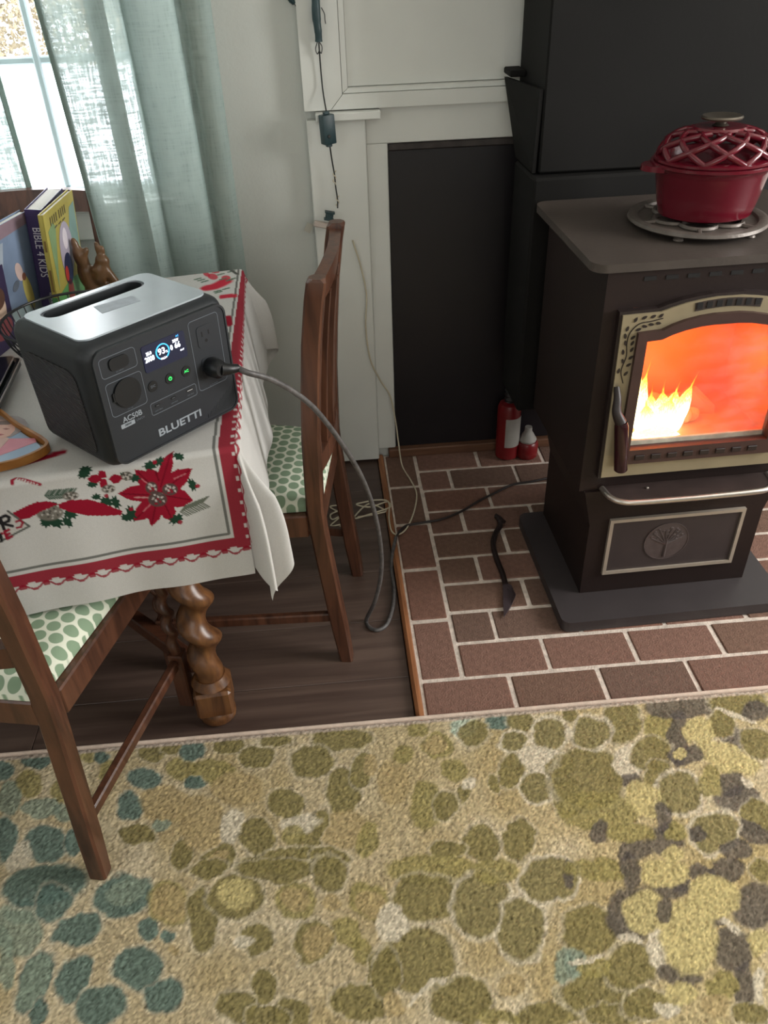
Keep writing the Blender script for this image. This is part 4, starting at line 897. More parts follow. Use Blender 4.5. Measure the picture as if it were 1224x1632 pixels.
def make_chair(label):
    t = thing('dining_chair', (0, 0, 0), label, 'chair', 'dining chairs around the table')
    yp = lambda z: float(np.interp(z, [0, .2, .42, .6, .75, .85, .92], [0, .020, .040, .034, .022, .010, -.004]))
    for s in (-1, 1):
        V = []; zs_ = [0.0006, .1, .2, .3, .38, .44, .5, .6, .7, .8, .88, .912, .918]; n = 8
        for k, z in enumerate(zs_):
            c = .004 if k < len(zs_)-1 else .008; w, d = (.0165-(.003 if z == zs_[-1] else 0)), (.0145 if z < .1 else .0175)-(.003 if z == zs_[-1] else 0)
            x0 = s*(.155+.004*(z-.45)); y0 = yp(z)
            V += [(x0+a, y0+e, z) for a, e in ((-w+c, -d), (w-c, -d), (w, -d+c), (w, d-c), (w-c, d), (-w+c, d), (-w, d-c), (-w, -d+c))]
        k = len(zs_); F = [[i*n+j, i*n+(j+1) % n, (i+1)*n+(j+1) % n, (i+1)*n+j] for i in range(k-1) for j in range(n)]+[list(range(n))[::-1], [(k-1)*n+j for j in range(n)]]
        mk('back_post', (np.array(V), F), CHW, t, 30)
        fl_ = mk('front_leg', box(s*.19-.016, s*.19+.016, .386, .418, .0006, .155, .003), CHW, t)
        mk('leg_block', box(s*.19-.016, s*.19+.016, .386, .418, .345, .425, .003), CHW, fl_)
        mk('leg_twist', twist_leg(s*.19, .402, .0120, .1555, .3445, .056, 12), CHW, fl_, 60)
        a, e = (s*.1575, yp(.4)+.019), (s*.19, .384)
        bar(a, e, .024, .055, .3965, CHW, 'side_rail', t)
        bar((s*.156, yp(.13)+.017), (s*.19, .384), .017, .024, .135, CHW, 'stretcher', t)
    mk('front_rail', box(-.172, .172, .392, .414, .37, .424, .003), CHW, t); mk('back_rail', box(-.138, .138, yp(.4)-.011, yp(.4)+.011, .37, .424, .003), CHW, t)
    def crest(z0, z1, dep, nm, th=.011):
        V = []; m = 14
        for i in range(m+1):
            x = -.140+.280*i/m; cy = -dep*(1-(x/.14)**2)
            for zz, o in ((z0, -th), (z1, -th), (z1, th), (z0, th)): V.append((x, yp(zz)+cy+o, zz+.006*(1-(x/.14)**2)*(1 if zz == z1 else 0)))
        F = [[i*4+j, i*4+(j+1) % 4, (i+1)*4+(j+1) % 4, (i+1)*4+j] for i in range(m) for j in range(4)]+[[3, 2, 1, 0], [m*4, m*4+1, m*4+2, m*4+3]]
        mk(nm, (np.array(V), F), CHW, t, 40)
    crest(.862, .908, .010, 'crest_rail'); crest(.505, .545, .018, 'lower_back_rail')
    for x in (-.07, 0, .07):
        V = []
        for z in np.linspace(.546, .861, 9):
            cy = -.020*(1-(x/.14)**2)+yp(z)
            V += [(x-.013, cy-.006, z), (x+.013, cy-.006, z), (x+.013, cy+.006, z), (x-.013, cy+.006, z)]
        F = [[i*4+j, i*4+(j+1) % 4, (i+1)*4+(j+1) % 4, (i+1)*4+j] for i in range(8) for j in range(4)]+[[3, 2, 1, 0], [32, 33, 34, 35]]
        mk('back_slat', (np.array(V), F), CHW, t)
    # cushion seat
    m = 18; V = []; F = []
    def plan(i, j):
        u, v = -1+2*i/m, j/m; w = .150+.052*v; return u*w, .030+v*.395
    for j in range(m+1):
        for i in range(m+1):
            x, y = plan(i, j); u, v = abs(-1+2*i/m), abs(2*j/m-1); e = (1-u**6)*(1-v**6); V.append((x, y, .437+.026*e**.6))
    k = len(V); V = np.array(V); F = [[j*(m+1)+i, j*(m+1)+i+1, (j+1)*(m+1)+i+1, (j+1)*(m+1)+i] for j in range(m) for i in range(m)]
    V, F, _ = skirt(V, F, m+1, m+1, .4255)
    mk('seat_cushion', (V, F), DOT, t, 60)
    return t
ch = make_chair('mahogany dining chair with green dotted seat beside the brick hearth')
ch.location = (.0035, 1.4925, -.010); ch.rotation_euler = (0, 0, R(82))
a = R(-11.5)
dup(ch, (-.4835-.155*math.cos(a)-.003, .838-.155*math.sin(a), .0140), a, 'mahogany dining chair with green dotted seat standing on the rug')
dup(ch, (-.692, 2.050, -.010), R(180), 'mahogany dining chair pushed up to the window side of the table')
bpy.context.view_layer.update()
# ------------------------------------------------------------------ curtains
def curtain_mat():
    m, nt, b = _new('sheer_curtain_weave'); L = nt.links; nt.nodes.remove(b)
    tc = N(nt, 'ShaderNodeTexCoord')
    def nz(sc, st):
        mp = N(nt, 'ShaderNodeMapping'); mp.inputs['Scale'].default_value = st; L.new(tc.outputs['Object'], mp.inputs[0])
        n = N(nt, 'ShaderNodeTexNoise'); n.inputs['Scale'].default_value = sc; n.inputs['Detail'].default_value = 3; L.new(mp.outputs[0], n.inputs['Vector']); return n
    a, c = nz(1, (260, 260, 22)), nz(1, (26, 26, 300))
    mu = N(nt, 'ShaderNodeMath', operation='ADD'); L.new(a.outputs['Fac'], mu.inputs[0]); L.new(c.outputs['Fac'], mu.inputs[1])
    rg = N(nt, 'ShaderNodeMapRange'); rg.inputs[1].default_value = .85; rg.inputs[2].default_value = 1.25; rg.inputs[3].default_value = .01; rg.inputs[4].default_value = .22; L.new(mu.outputs[0], rg.inputs[0])
    rc = N(nt, 'ShaderNodeMapRange'); rc.inputs[1].default_value = .7; rc.inputs[2].default_value = 1.3; rc.inputs[3].default_value = .74; rc.inputs[4].default_value = 1.16; L.new(mu.outputs[0], rc.inputs[0])
    cm = N(nt, 'ShaderNodeMix', data_type='RGBA', blend_type='MULTIPLY'); cm.inputs['Factor'].default_value = 1; cm.inputs['A'].default_value = (*lin((152, 164, 157)), 1); L.new(rc.outputs[0], cm.inputs['B'])
    d = N(nt, 'ShaderNodeBsdfDiffuse'); t = N(nt, 'ShaderNodeBsdfTranslucent'); tp = N(nt, 'ShaderNodeBsdfTransparent')
    L.new(cm.outputs['Result'], d.inputs[0]); L.new(cm.outputs['Result'], t.inputs[0])
    m1 = N(nt, 'ShaderNodeMixShader'); m1.inputs[0].default_value = .46; L.new(d.outputs[0], m1.inputs[1]); L.new(t.outputs[0], m1.inputs[2])
    m2 = N(nt, 'ShaderNodeMixShader'); L.new(rg.outputs[0], m2.inputs[0]); L.new(m1.outputs[0], m2.inputs[1]); L.new(tp.outputs[0], m2.inputs[2])
    L.new(m2.outputs[0], nt.nodes['Material Output'].inputs[0]); return m
CURT = curtain_mat()
def curtain(plan, shift, z0, z1, label, hem):
    pl_ = catmull(plan, 7); n = len(pl_); nz_ = 26; V = []
    for k in range(nz_+1):
        f = k/nz_; z = z0+(z1-z0)*f; sh = shift[0]+(shift[1]-shift[0])*f
        for i, (x, y) in enumerate(pl_):
            w = i/(n-1); V.append((x+sh*(1-w)+shift[2]*(1-f)*w+.002*math.sin(7*f+9*w), y+.003*math.sin(5*f+11*w), z))
    F = [[k*n+i, k*n+i+1, (k+1)*n+i+1, (k+1)*n+i] for k in range(nz_) for i in range(n-1)]
    t = thing('curtain', (float(pl_[:, 0].mean()), 2.1, z0), label, 'curtain', 'sheer curtains at the window')
    mk('curtain_panel', (np.array(V), F), CURT, t, 180)
    V = np.array(V).reshape(nz_+1, n, 3); e = V[:, hem, :]; d = .013*(1 if hem == 0 else -1)
    W = np.concatenate([e+[-.0012, -.0025, 0], e+[d, -.0035, 0], e+[d, -.0015, 0], e+[-.0012, -.0005, 0]]); k = nz_+1
    F = [[a*k+i, a*k+i+1, ((a+1) % 4)*k+i+1, ((a+1) % 4)*k+i] for a in range(4) for i in range(nz_)]
    mk('side_hem', (W, F), pm('curtain_hem_cloth', (150, 174, 167), .95, var=.08, scale=60, bump=.2, bscale=500) if 'curtain_hem_cloth' not in bpy.data.materials else bpy.data.materials['curtain_hem_cloth'], t)
curtain([(-.546, 1.992), (-.540, 1.983), (-.510, 1.982), (-.472, 1.994), (-.422, 1.990), (-.417, 1.998), (-.462, 2.028), (-.458, 2.045), (-.422, 2.070), (-.402, 2.085), (-.390, 2.070), (-.35, 2.062), (-.302, 2.072), (-.285, 2.10), (-.290, 2.118), (-.272, 2.112), (-.262, 2.085), (-.24, 2.078), (-.222, 2.088), (-.212, 2.11)],
        (.028, -.018, .010), .12, 1.98, 'sage green sheer curtain hanging in folds beside the plain wall', 0)
curtain([(-1.32, 2.10)]+[(-1.30+.032*k, 2.10+.013*math.sin(k*2.1)) for k in range(18)]+[(-.706, 2.10)], (0, 0, .028), .12, 1.98, 'sage green sheer curtain at the far side of the window', -1)

# ------------------------------------------------------------------ portable power station
SA = R(45.3); SW, SD, SHt = .262, .197, .203; SZ = T+.0022
SX = np.array([math.cos(SA), math.sin(SA), 0]); SY = np.array([-math.sin(SA), math.cos(SA), 0]); S0 = np.array([-.342, 1.040, SZ])
SCn = S0+SX*SW/2+SY*SD/2
SM = Matrix.Translation(Vector(SCn)) @ Matrix.Rotation(SA, 4, 'Z')
ps = thing('power_station', tuple(SCn), 'charcoal portable power station with lit blue display on the tablecloth', 'power station', rz=SA)
CHAR = pm('charcoal_plastic', (27, 31, 35), .5, var=.05, scale=30, bump=.1, bscale=700)
CHARS = pm('charcoal_satin_panel', (25, 29, 35), .55, var=.05, scale=30)
GREYT = pm('silver_grey_top', (168, 176, 182), .22, var=.03, scale=20, spec=.6)
BLKP = pm('black_plastic', (15, 17, 20), .42, var=.08)
LINE = pm('print_grey', (96, 102, 110), .6, var=.02)
ribm, nt, b = _new('ribbed_side'); L = nt.links
tc = N(nt, 'ShaderNodeTexCoord'); mp = N(nt, 'ShaderNodeMapping'); mp.inputs['Rotation'].default_value = (R(62), 0, 0); L.new(tc.outputs['Object'], mp.inputs[0])
wv = N(nt, 'ShaderNodeTexWave'); wv.wave_type = 'BANDS'; wv.bands_direction = 'Y'; wv.inputs['Scale'].default_value = 62; L.new(mp.outputs[0], wv.inputs['Vector'])
bp = N(nt, 'ShaderNodeBump'); bp.inputs['Strength'].default_value = .5; bp.inputs['Distance'].default_value = .003; L.new(wv.outputs['Fac'], bp.inputs['Height']); L.new(bp.outputs[0], b.inputs['Normal'])
b.inputs['Base Color'].default_value = (*lin((33, 31, 34)), 1); b.inputs['Roughness'].default_value = .5
def sl(name, vf, mat, parent=ps, smooth=0): return mk(name, vf, mat, parent, smooth, M=SM)
hw, hd = SW/2, SD/2
stad = rrect(-.090, .080, .034, .068, .0169, 8)
def cut(o):
    V, F = prism(stad, SHt-.075, SHt+.02)
    me = bpy.data.meshes.new('c'); me.from_pydata(V.tolist(), [], F); c = bpy.data.objects.new('c', me); COL.objects.link(c)
    m = o.modifiers.new('b', 'BOOLEAN'); m.object = c; m.operation = 'DIFFERENCE'; m.solver = 'EXACT'
    return [c]
bx = box(-hw, hw, -hd, hd, 0, SHt, .0001)
bm = bmesh.new(); bmesh.ops.create_cube(bm, size=1)
for v in bm.verts:
    k = 1.0 if v.co.z > 0 else .955
    v.co = Vector((v.co.x*2*hw*k, v.co.y*2*hd*(1.0 if v.co.z > 0 else .97), (v.co.z+.5)*SHt))
bmesh.ops.bevel(bm, geom=list(bm.edges), offset=.024, segments=6, affect='EDGES', profile=.5)
body = modded(grab(bm), cut)
bo = sl('body', body, CHAR, ps, 35)
sl('top_panel', ring(rrect(-.112, .115, -.078, .083, .018, 8), rrect(-.094, .084, .030, .072, .0205, 8), SHt-.0004, SHt+.0022, 'z'), GREYT, bo, 40)
sl('handle_bar', tube(np.array([(-.084, .051, SHt-.040), (.074, .051, SHt-.040)]), .010, 12), BLKP, bo, 60)
sl('top_sticker', prism([(-.034, -.014), (.030, -.020), (.036, .008), (-.026, .020)], SHt+.0023, SHt+.0026), pm('worn_clear_sticker', (150, 158, 166), .55, var=.12, scale=60), bo)
yfp = -hd-.0005
def fp(poly, lo, hi): return prism(poly, -hd*.993-hi, -hd*.993-lo, 'y')     # on the front, lo..hi proud
# the front leans back a touch towards the foot, so the fascia is one flat plate
fas = sl('fascia', fp(rrect(-.113, .121, .012, .190, .016, 6), -.006, .0012), CHARS, ps, 40)
sl('fascia_bead', ring(rrect(-.116, .124, .009, .193, .018, 6), rrect(-.113, .121, .012, .190, .016, 6), -hd*.993-.0026, -hd*.993+.004, 'y'), CHAR, ps, 40)
y1_ = -hd*.993-.0012
def plate(name, poly, h, mat, parent=fas, smooth=0): return sl(name, prism(poly, y1_-h, y1_-.00005, 'y'), mat, parent, smooth)
def outline(name, x0, x1, z0, z1, r, w=.0009): return sl(name, ring(rrect(x0, x1, z0, z1, r, 5), rrect(x0+w, x1-w, z0+w, z1-w, max(r-w, .0005), 5), y1_-.0004, y1_, 'y'), LINE, fas)
outline('port_outline', -.107, -.046, .1505, .181, .006); outline('port_outline', -.106, -.044, .089, .1425, .006)
outline('port_outline', .051, .109, .066, .182, .006); outline('port_outline', -.042, .046, .064, .0845, .004)
plate('port_cover', rrect(-.092, -.060, .158, .1765, .007), .0022, BLKP, fas, 40)
pc = plate('port_cover', [(-.0735+.0225*math.cos(a), .119+.0225*math.sin(a)) for a in np.linspace(0, 2*math.pi, 33)[:-1]], .0028, BLKP, fas, 40)
plate('cover_tab', rrect(-.0985, -.094, .112, .126, .002), .0024, BLKP, pc)
scr = plate('display', rrect(-.0365, .0415, .133, .1745, .004), .0009, emit('display_dark_blue', (18, 26, 66), .5))
def lab(body, x, z, size, mat, parent, sx=1.0, off=.0010, name='lettering', bold=0.0):
    V, F = text(body, size, .00012, sx, bold=bold); M = Matrix.Translation((x, y1_-off, z)) @ Matrix.Rotation(R(90), 4, 'X')
    return sl(name, tr((V, F), M), mat, parent)
EW = emit('display_white', (235, 240, 255), 3.0); EB = emit('display_blue', (60, 170, 255), 2.2); EG = emit('button_green', (60, 255, 110), 1.8)
lab('93', -.003, .1565, .0135, EW, scr, bold=.0002); lab('%', .0058, .1535, .005, EW, scr)
lab('2000', -.0255, .1525, .0112, EW, scr, .74, bold=.0003); lab('25.0', -.0255, .1612, .0070, EW, scr, .8, bold=.0002)
lab('0', .0150, .1555, .0108, EW, scr, .8, bold=.0003); lab('66', .0262, .1560, .0122, EW, scr, .85, bold=.0003); lab('25W', .0240, .1640, .0060, EW, scr, .9, bold=.0002)
lab('AC', .0285, .1700, .0042, EB, scr); lab('OUT', .033, .1460, .0036, EW, scr); lab('24.7 h', -.001, .1455, .0042, EW, scr)
rg_ = [(-.0015+.0115*math.cos(a), y1_-.0011, .1560+.0115*math.sin(a)) for a in np.linspace(R(-60), R(240), 30)]
sl('charge_ring', tube(np.array(rg_), .0009, 6), EB, scr)
sl('charge_ring', tube(np.array([(-.0015+.0115*math.cos(a), y1_-.0011, .1560+.0115*math.sin(a)) for a in np.linspace(R(242), R(298), 8)]), .0007, 6), EW, scr)
for k, x in enumerate((-.030, .002, .033)):
    bt_ = plate('button', [(x+.0085*math.cos(a), .110+.0085*math.sin(a)) for a in np.linspace(0, 2*math.pi, 25)[:-1]], .0010, BLKP)
    if k == 1:
        sl('power_symbol', join(tube(np.array([(x+.0026*math.cos(a), y1_-.0012, .110+.0026*math.sin(a)) for a in np.linspace(R(125), R(415), 14)]), .0005, 5), tube(np.array([(x, y1_-.0012, .1105), (x, y1_-.0012, .1135)]), .0005, 5)), EG, bt_)
    if k == 2: lab('AC', x, .110, .0058, EG, bt_, 1.1, .0012)
    if k == 0: lab('DC', x, .110, .0055, LINE, bt_, 1.1, .0012)
for x, w, nm in ((-.029, .0045, 'usb_port'), (.001, .0045, 'usb_port'), (.033, .0065, 'usb_port')):
    u_ = plate(nm, rrect(x-w, x+w, .0755, .0795, .0015), .0006, BLKP)
    if w > .005: sl('port_tongue', box(x-.005, x+.005, y1_-.0008, y1_-.0006, .0768, .0776), pm('usb_tongue_white', (214, 214, 214), .5), u_)
    else: sl('port_tongue', box(x-.0025, x+.0025, y1_-.0008, y1_-.0006, .0771, .0777), LINE, u_)
for x, s_ in ((-.029, '100W MAX'), (.001, '15W MAX'), (.033, '15W MAX')): lab(s_, x, .0695, .0030, LINE, fas, 1, .0003)
lab('AC OUTPUT', .080, .069, .0030, LINE, fas, 1, .0003); lab('DC INPUT', -.077, .1545, .0028, LINE, fas, 1, .0003); lab('12V/10A', -.075, .0928, .0028, LINE, fas, 1, .0003)
def socket(zc):
    k = plate('socket', rrect(.064, .096, zc-.017, zc+.017, .006), .0008, CHARS, fas, 40)
    for dx, w, h in ((-.0065, .0011, .0042), (.0065, .0011, .0035)): sl('socket_slot', box(.080+dx-w, .080+dx+w, y1_-.0010, y1_-.0007, zc+.004-h, zc+.004+h), bpy.data.materials['slot_black'], k)
    sl('socket_slot', prism([(.080+.0027*math.cos(a), zc-.008+.0027*math.sin(a)) for a in np.linspace(0, 2*math.pi, 13)[:-1]], y1_-.0010, y1_-.0007, 'y'), bpy.data.materials['slot_black'], k)
socket(.152); socket(.100)
LET = pm('print_light_grey', (140, 147, 154), .5, var=.02)
lab('BLUETTI', .0045, .0315, .0172, LET, fas, 1.34, .0003, bold=.00045)
lab('AC50B', -.0745, .079, .0122, LET, fas, .95, .0003, bold=.0002)
tg = plate('power_badge', rrect(-.0965, -.0725, .0665, .0735, .0012), .0003, LET); lab('700W', -.0845, .0700, .0052, CHARS, tg, .9, .0005); lab('LiFePO4', -.0625, .0700, .0050, LINE, fas, .85, .0003)
# ribbed grips on the left side and the lower right of the front
def sidep(yl, zl): k = zl/SHt; x = -hw*(.955+.045*k); return x
poly = rrect(-hd+.030, hd-.030, .022, SHt-.040, .02, 6)
V = []
for off in (-.0016, .004):
    for a, z in poly: V.append((sidep(a, z)+off, a, z))
n = len(poly); sl('ribbed_grip', (np.array(V), [[i, (i+1) % n, n+(i+1) % n, n+i] for i in range(n)]+[list(range(n))[::-1], list(range(n, 2*n))]), ribm, ps)
for k in range(22):
    t0 = .050+k*.0032; zt_ = min(.060, .018+k*.0042); a = np.array([t0-.0, .016]); 
    x1_ = min(.119, t0+.045*(zt_-.016)/.044)
    sl('grip_rib', tube(np.array([(t0+.006, y1_-.0002, .016), (x1_, y1_-.0002, zt_)]), .0006, 4), CHAR, fas)

# ------------------------------------------------------------------ black power cord from the station to behind the stove
BCORD = pm('black_grey_cord', (84, 81, 80), .5, var=.4, scale=90)
plug_l = SM @ Vector((.080, y1_-.0012, .100))
cd = thing('charging_cable', tuple(on_z(600, 1000, -.0095)), 'thick dark power cord looping from the power station down to the floor', 'cable')
PMx = SM @ Matrix.Translation((.080, y1_-.0010, .100))
mk('plug', join(tr(lathe([(.015, 0), (.0165, .004), (.0150, .020), (.010, .026)], 18), Matrix.Rotation(R(90), 4, 'X'))), BLKP, cd, 40, M=PMx)
pp = [np.array(PMx @ Vector(v)) for v in ((.004, -.020, -.001), (.016, -.026, -.004), (.030, -.028, -.007))]
mk('plug_neck', tube(catmull(pp, 4), np.linspace(.011, .0068, 9), 12), BLKP, cd, 40)
path = [pp[-1]]
for px, py, yv in ((395, 594, 1.185), (430, 604, 1.205), (467, 624, 1.235), (500, 650, 1.262), (530, 686, 1.290), (552, 718, 1.305), (575, 757, 1.335), (592, 800, 1.36), (603, 845, 1.375), (608, 890, 1.395), (606, 925, 1.405), (597, 960, 1.415)): path.append(on_y(px, py, yv))
fz = -.0055
for px, py in ((584, 988), (589, 1000), (603, 1004), (617, 994), (626, 968), (628, 940), (624, 908)): path.append(on_z(px, py, fz))
path[-2][2] += .002
for px, py, z in ((625, 884, .006), (631, 856, .013), (645, 839, .0045), (672, 833, .0045), (702, 828, .0045), (735, 815, .0045), (762, 799, .0045), (790, 785, .0045), (818, 772, .0045), (850, 767, .0045), (895, 757, .0045)): path.append(on_z(px, py, z))
path[-11][2] = .004
mk('cable', tube(catmull(path[:-9], 7), .0050, 9), BCORD, cd, 60)
mk('thin_lead', tube(catmull(path[-10:], 7), .0034, 9), pm('brown_black_lead', (44, 37, 36), .5, var=.2, scale=60), cd, 60)

# ------------------------------------------------------------------ white extension cord
WC = pm('cream_cord', (206, 196, 172), .55, var=.06, scale=40)
we = thing('extension_cord', tuple(on_z(600, 812, -.009)), 'thin cream extension cord hanging down the surround with a folded bundle', 'cord')
pth = [on_y(562, 383, 2.172), on_y(575, 425, 2.172), on_y(584, 470, 2.17), on_y(583, 520, 2.168), on_y(590, 572, 2.166), on_y(606, 606, 2.168), on_y(622, 632, 2.172), on_y(631, 675, 2.165), on_y(635, 705, 2.15)]
pth += [on_z(x, y, .0035) for x, y in ((641, 742), (655, 766), (664, 787), (660, 815), (648, 842))]
pth += [on_z(634, 852, .010), on_z(624, 846, .0095), on_z(620, 826, .012), on_z(619, 800, .012)]
pth += [on_z(x, y, .010-.0008*k) for k, (x, y) in enumerate(((600, 797), (582, 800), (568, 804), (590, 808), (616, 800), (622, 808), (600, 816), (568, 826), (566, 822), (588, 803), (612, 812), (619, 814), (595, 820), (570, 824)))]
mk('cable', tube(catmull(pth, 7), .0023, 8), WC, we, 60)
z2 = [on_z(x, y, -.006) for x, y in ((562, 822), (545, 818), (526, 808), (540, 806), (543, 812), (527, 820), (530, 828), (544, 822), (527, 838), (546, 836), (529, 847))]
mk('cable_fold', tube(catmull(z2, 6), .0023, 8), WC, we, 60)

# ------------------------------------------------------------------ light-string leads on the surround
GRN = pm('dark_green_plastic', (40, 62, 66), .45, var=.1, scale=40)
GW = pm('green_black_wire', (34, 36, 34), .5, var=.2, scale=60)
sl_ = thing('light_string', tuple(on_y(521, 205, 2.14)), 'dark green light string lead with small control box hung on the white pilaster', 'string lights')
yl = 2.134
mk('gathered_wires', tube(catmull([on_y(503, -60, 2.158), on_y(503, -10, 2.158), on_y(504, 25, 2.158), on_y(507, 50, 2.158), on_y(508, 66, 2.160)], 5), np.array([.0095, .0098, .0104, .0092, .0085, .0092]).repeat(4)[:21], 10), GRN, sl_, 50)
for P in ([(506, 66), (503, 78), (506, 86), (509, 78), (508, 66)], [(508, 66), (513, 74), (512, 85), (508, 78)], [(512, 12), (517, 22), (518, 32), (519, 38)]):
    mk('wire_loop', tube(catmull([on_y(x, y, 2.160) for x, y in P], 6), .0012, 6), GW, sl_)
mk('wire', tube(catmull([on_y(508, 66, 2.162), on_y(510, 95, 2.165), on_y(514, 140, 2.165), on_y(519, 172, 2.146), on_y(521, 182, 2.136)], 6), .0018, 7), GW, sl_, 60)
cb = on_y(522, 206, yl); Mb = Matrix.Translation(Vector(cb)) @ Matrix.Rotation(R(-2), 4, 'Y') @ Matrix.Rotation(R(28), 4, 'Z')
bxo = mk('control_box', box(-.0165, .0165, -.0115, .0115, -.033, .033, .0025, 2), GRN, sl_, 30, M=Mb)
mk('box_button', tr(lathe([(.004, 0), (.004, .0018), (.003, .0024)], 12), Matrix.Translation((-.004, -.0116, -.014)) @ Matrix.Rotation(R(90), 4, 'X')), GW, bxo, M=Mb)
for z in (-.0395, .0335): mk('strain_relief', box(-.007, .007, -.005, .005, z, z+.006, .001), GRN, bxo, M=Mb)
mk('wire', tube(catmull([on_y(525, 228, yl), on_y(529, 255, 2.155), on_y(533, 278, 2.160), on_y(535, 298, 2.160), on_y(538, 318, 2.155), on_y(538, 332, 2.15)], 6), .0018, 7), GW, sl_, 60)
hx = [on_y(533+2.2*math.cos(t), 272+t*1.7, 2.158+.003*math.sin(t)) for t in np.arange(0, 14, .5)]
mk('white_twist_tie', tube(np.array(hx), .0014, 6), WC, sl_, 60)
hx = [on_y(538+2*math.cos(t), 312+t*1.6, 2.154+.003*math.sin(t)) for t in np.arange(0, 12, .5)]
mk('white_twist_tie', tube(np.array(hx), .0013, 6), WC, sl_, 60)
pg = on_y(525, 344, 2.150); Mp = Matrix.Translation(Vector(pg)) @ Matrix.Rotation(R(12), 4, 'Y')
mk('plug', join(box(-.010, .010, -.008, .008, -.011, .011, .003), box(-.013, .013, -.009, .009, .007, .011, .001), box(-.013, .013, -.009, .009, -.011, -.007, .001)), GRN, sl_, M=Mp)
tgp = on_y(512, 358, 2.160)
ol = thing('cord_end', tuple(tgp), 'cream cord end socket and paper tag beside the chair top', 'socket')
mk('socket_body', box(-.020, .024, -.007, .007, -.0075, .0075, .003), pm('beige_plastic', (196, 182, 172), .5), ol, M=Matrix.Translation(Vector(tgp)) @ Matrix.Rotation(R(14), 4, 'Y'))
tgq = on_y(492, 363, 2.196); mk('paper_tag', box(-.009, .009, -.0006, .0006, -.012, .012), pm('paper_tag', (186, 182, 170), .7), ol, M=Matrix.Translation(Vector(tgq)) @ Matrix.Rotation(R(28), 4, 'Y'))
gb = on_y(466, 3, 2.196); gl_ = thing('light_bulb', tuple(gb), 'tiny dark green light string bulb against the plain wall', 'light bulb')
mk('bulb_socket', tube([gb+np.array([-.012, 0, .018]), gb+np.array([-.002, 0, .003]), gb+np.array([.004, 0, -.004])], [.006, .0065, .004], 8), GRN, gl_, 40)
mk('lead', tube(catmull([gb+np.array([.004, 0, -.004]), gb+np.array([.010, .002, -.014]), gb+np.array([.011, .003, -.024])], 4), .0009, 5), GW, gl_)

# ------------------------------------------------------------------ books
PAGE = pm('page_edges', (214, 212, 206), .9, var=.1, scale=6, stretch=(400, 4, 4))
def book(label, pos, rz, lean, th, dep, h, cov, tilt=0, spine_round=.0):
    M = Matrix.Translation(pos) @ Matrix.Rotation(rz, 4, 'Z') @ Matrix.Rotation(tilt, 4, 'X') @ Matrix.Rotation(lean, 4, 'Y')
    t = thing('book', pos, label, 'book', 'books standing on the table'); c = .0022
    cv = mk('cover', join(box(0, c, 0, dep, 0, h, .0006), box(th-c, th, 0, dep, 0, h, .0006), box(c, th-c, 0, c, 0, h)), cov, t, M=M)
    mk('page_block', box(c+.0002, th-c-.0002, c+.0002, dep-.004, .003, h-.003), PAGE, t, M=M)
    return t, cv, M
def on_cover(M, th, poly, lo=.0001, hi=.0004): return tr(prism(poly, th+lo, th+hi, 'x'), M)
def ellp(cx, cz, a, b, an=0, n=18): return [(cx+a*math.cos(t)*math.cos(an)-b*math.sin(t)*math.sin(an), cz+a*math.cos(t)*math.sin(an)+b*math.sin(t)*math.cos(an)) for t in np.linspace(0, 2*math.pi, n+1)[:-1]]
fm = {}
def flat(c):
    if c not in fm: fm[c] = pm('ink_%02x%02x%02x' % c, c, .5, var=.08, scale=30)
    return fm[c]
BZ = T+.0022
bl_ = R(5.6)
pB = (-.6055, 1.690, BZ)
tB, cB, MB_ = book('thick purple children\'s Bible with white spine lettering', pB, R(-1), bl_, .033, .165, .227, pm('purple_cover', (52, 38, 84), .4, var=.08))
V, F = text('BIBLE 4 KIDS', .0225, .0002, .82); mk('spine_title', tr((V, F), Matrix.Translation((.0165, -.0004, .142)) @ Matrix.Rotation(R(90), 4, 'X') @ Matrix.Rotation(R(-90), 4, 'Z')), pm('white_print', (214, 212, 218), .5), cB, M=MB_)
V, F = text('for Kids', .0085, .0002); mk('spine_imprint', tr((V, F), Matrix.Translation((.0225, -.0004, .045)) @ Matrix.Rotation(R(90), 4, 'X') @ Matrix.Rotation(R(-90), 4, 'Z')), bpy.data.materials['white_print'], cB, M=MB_)
pY = (-.5685, 1.648, BZ)
tY, cY, MY = book('thin yellow and green illustrated children\'s book beside the purple Bible', pY, R(-4), bl_, .011, .188, .226, pm('yellow_cover', (164, 152, 74), .4, var=.12, scale=14))
th = .011
mk('spine_patch', tr(box(-.0003, th+.0003, -.0005, -.0001, 0, .060), Matrix.Identity(4)), flat((70, 130, 74)), cY, M=MY)
mk('cover_print', on_cover(MY, th, [(.004, .002), (.180, .002), (.180, .055), (.09, .068), (.004, .058)]), flat((84, 140, 82)), cY)
mk('cover_print', on_cover(MY, th, [(.02, .07), (.055, .19), (.04, .20), (.012, .19)]), flat((120, 146, 104)), cY)
mk('cover_print', on_cover(MY, th, [(.130, .10), (.182, .11), (.182, .205), (.150, .20), (.128, .15)]), flat((118, 146, 140)), cY)
mk('cover_print', on_cover(MY, th, ellp(.098, .128, .040, .058), .0005, .0008), flat((168, 160, 176)), cY)
mk('cover_print', on_cover(MY, th, ellp(.090, .090, .026, .034), .0009, .0012), flat((36, 42, 70)), cY)
mk('cover_print', on_cover(MY, th, ellp(.075, .085, .010, .016), .0013, .0016), flat((170, 52, 48)), cY)
mk('cover_print', on_cover(MY, th, ellp(.096, .152, .014, .022), .0009, .0012), flat((214, 206, 214)), cY)
mk('cover_print', on_cover(MY, th, ellp(.085, .040, .018, .03), .0009, .0012), flat((120, 52, 46)), cY)
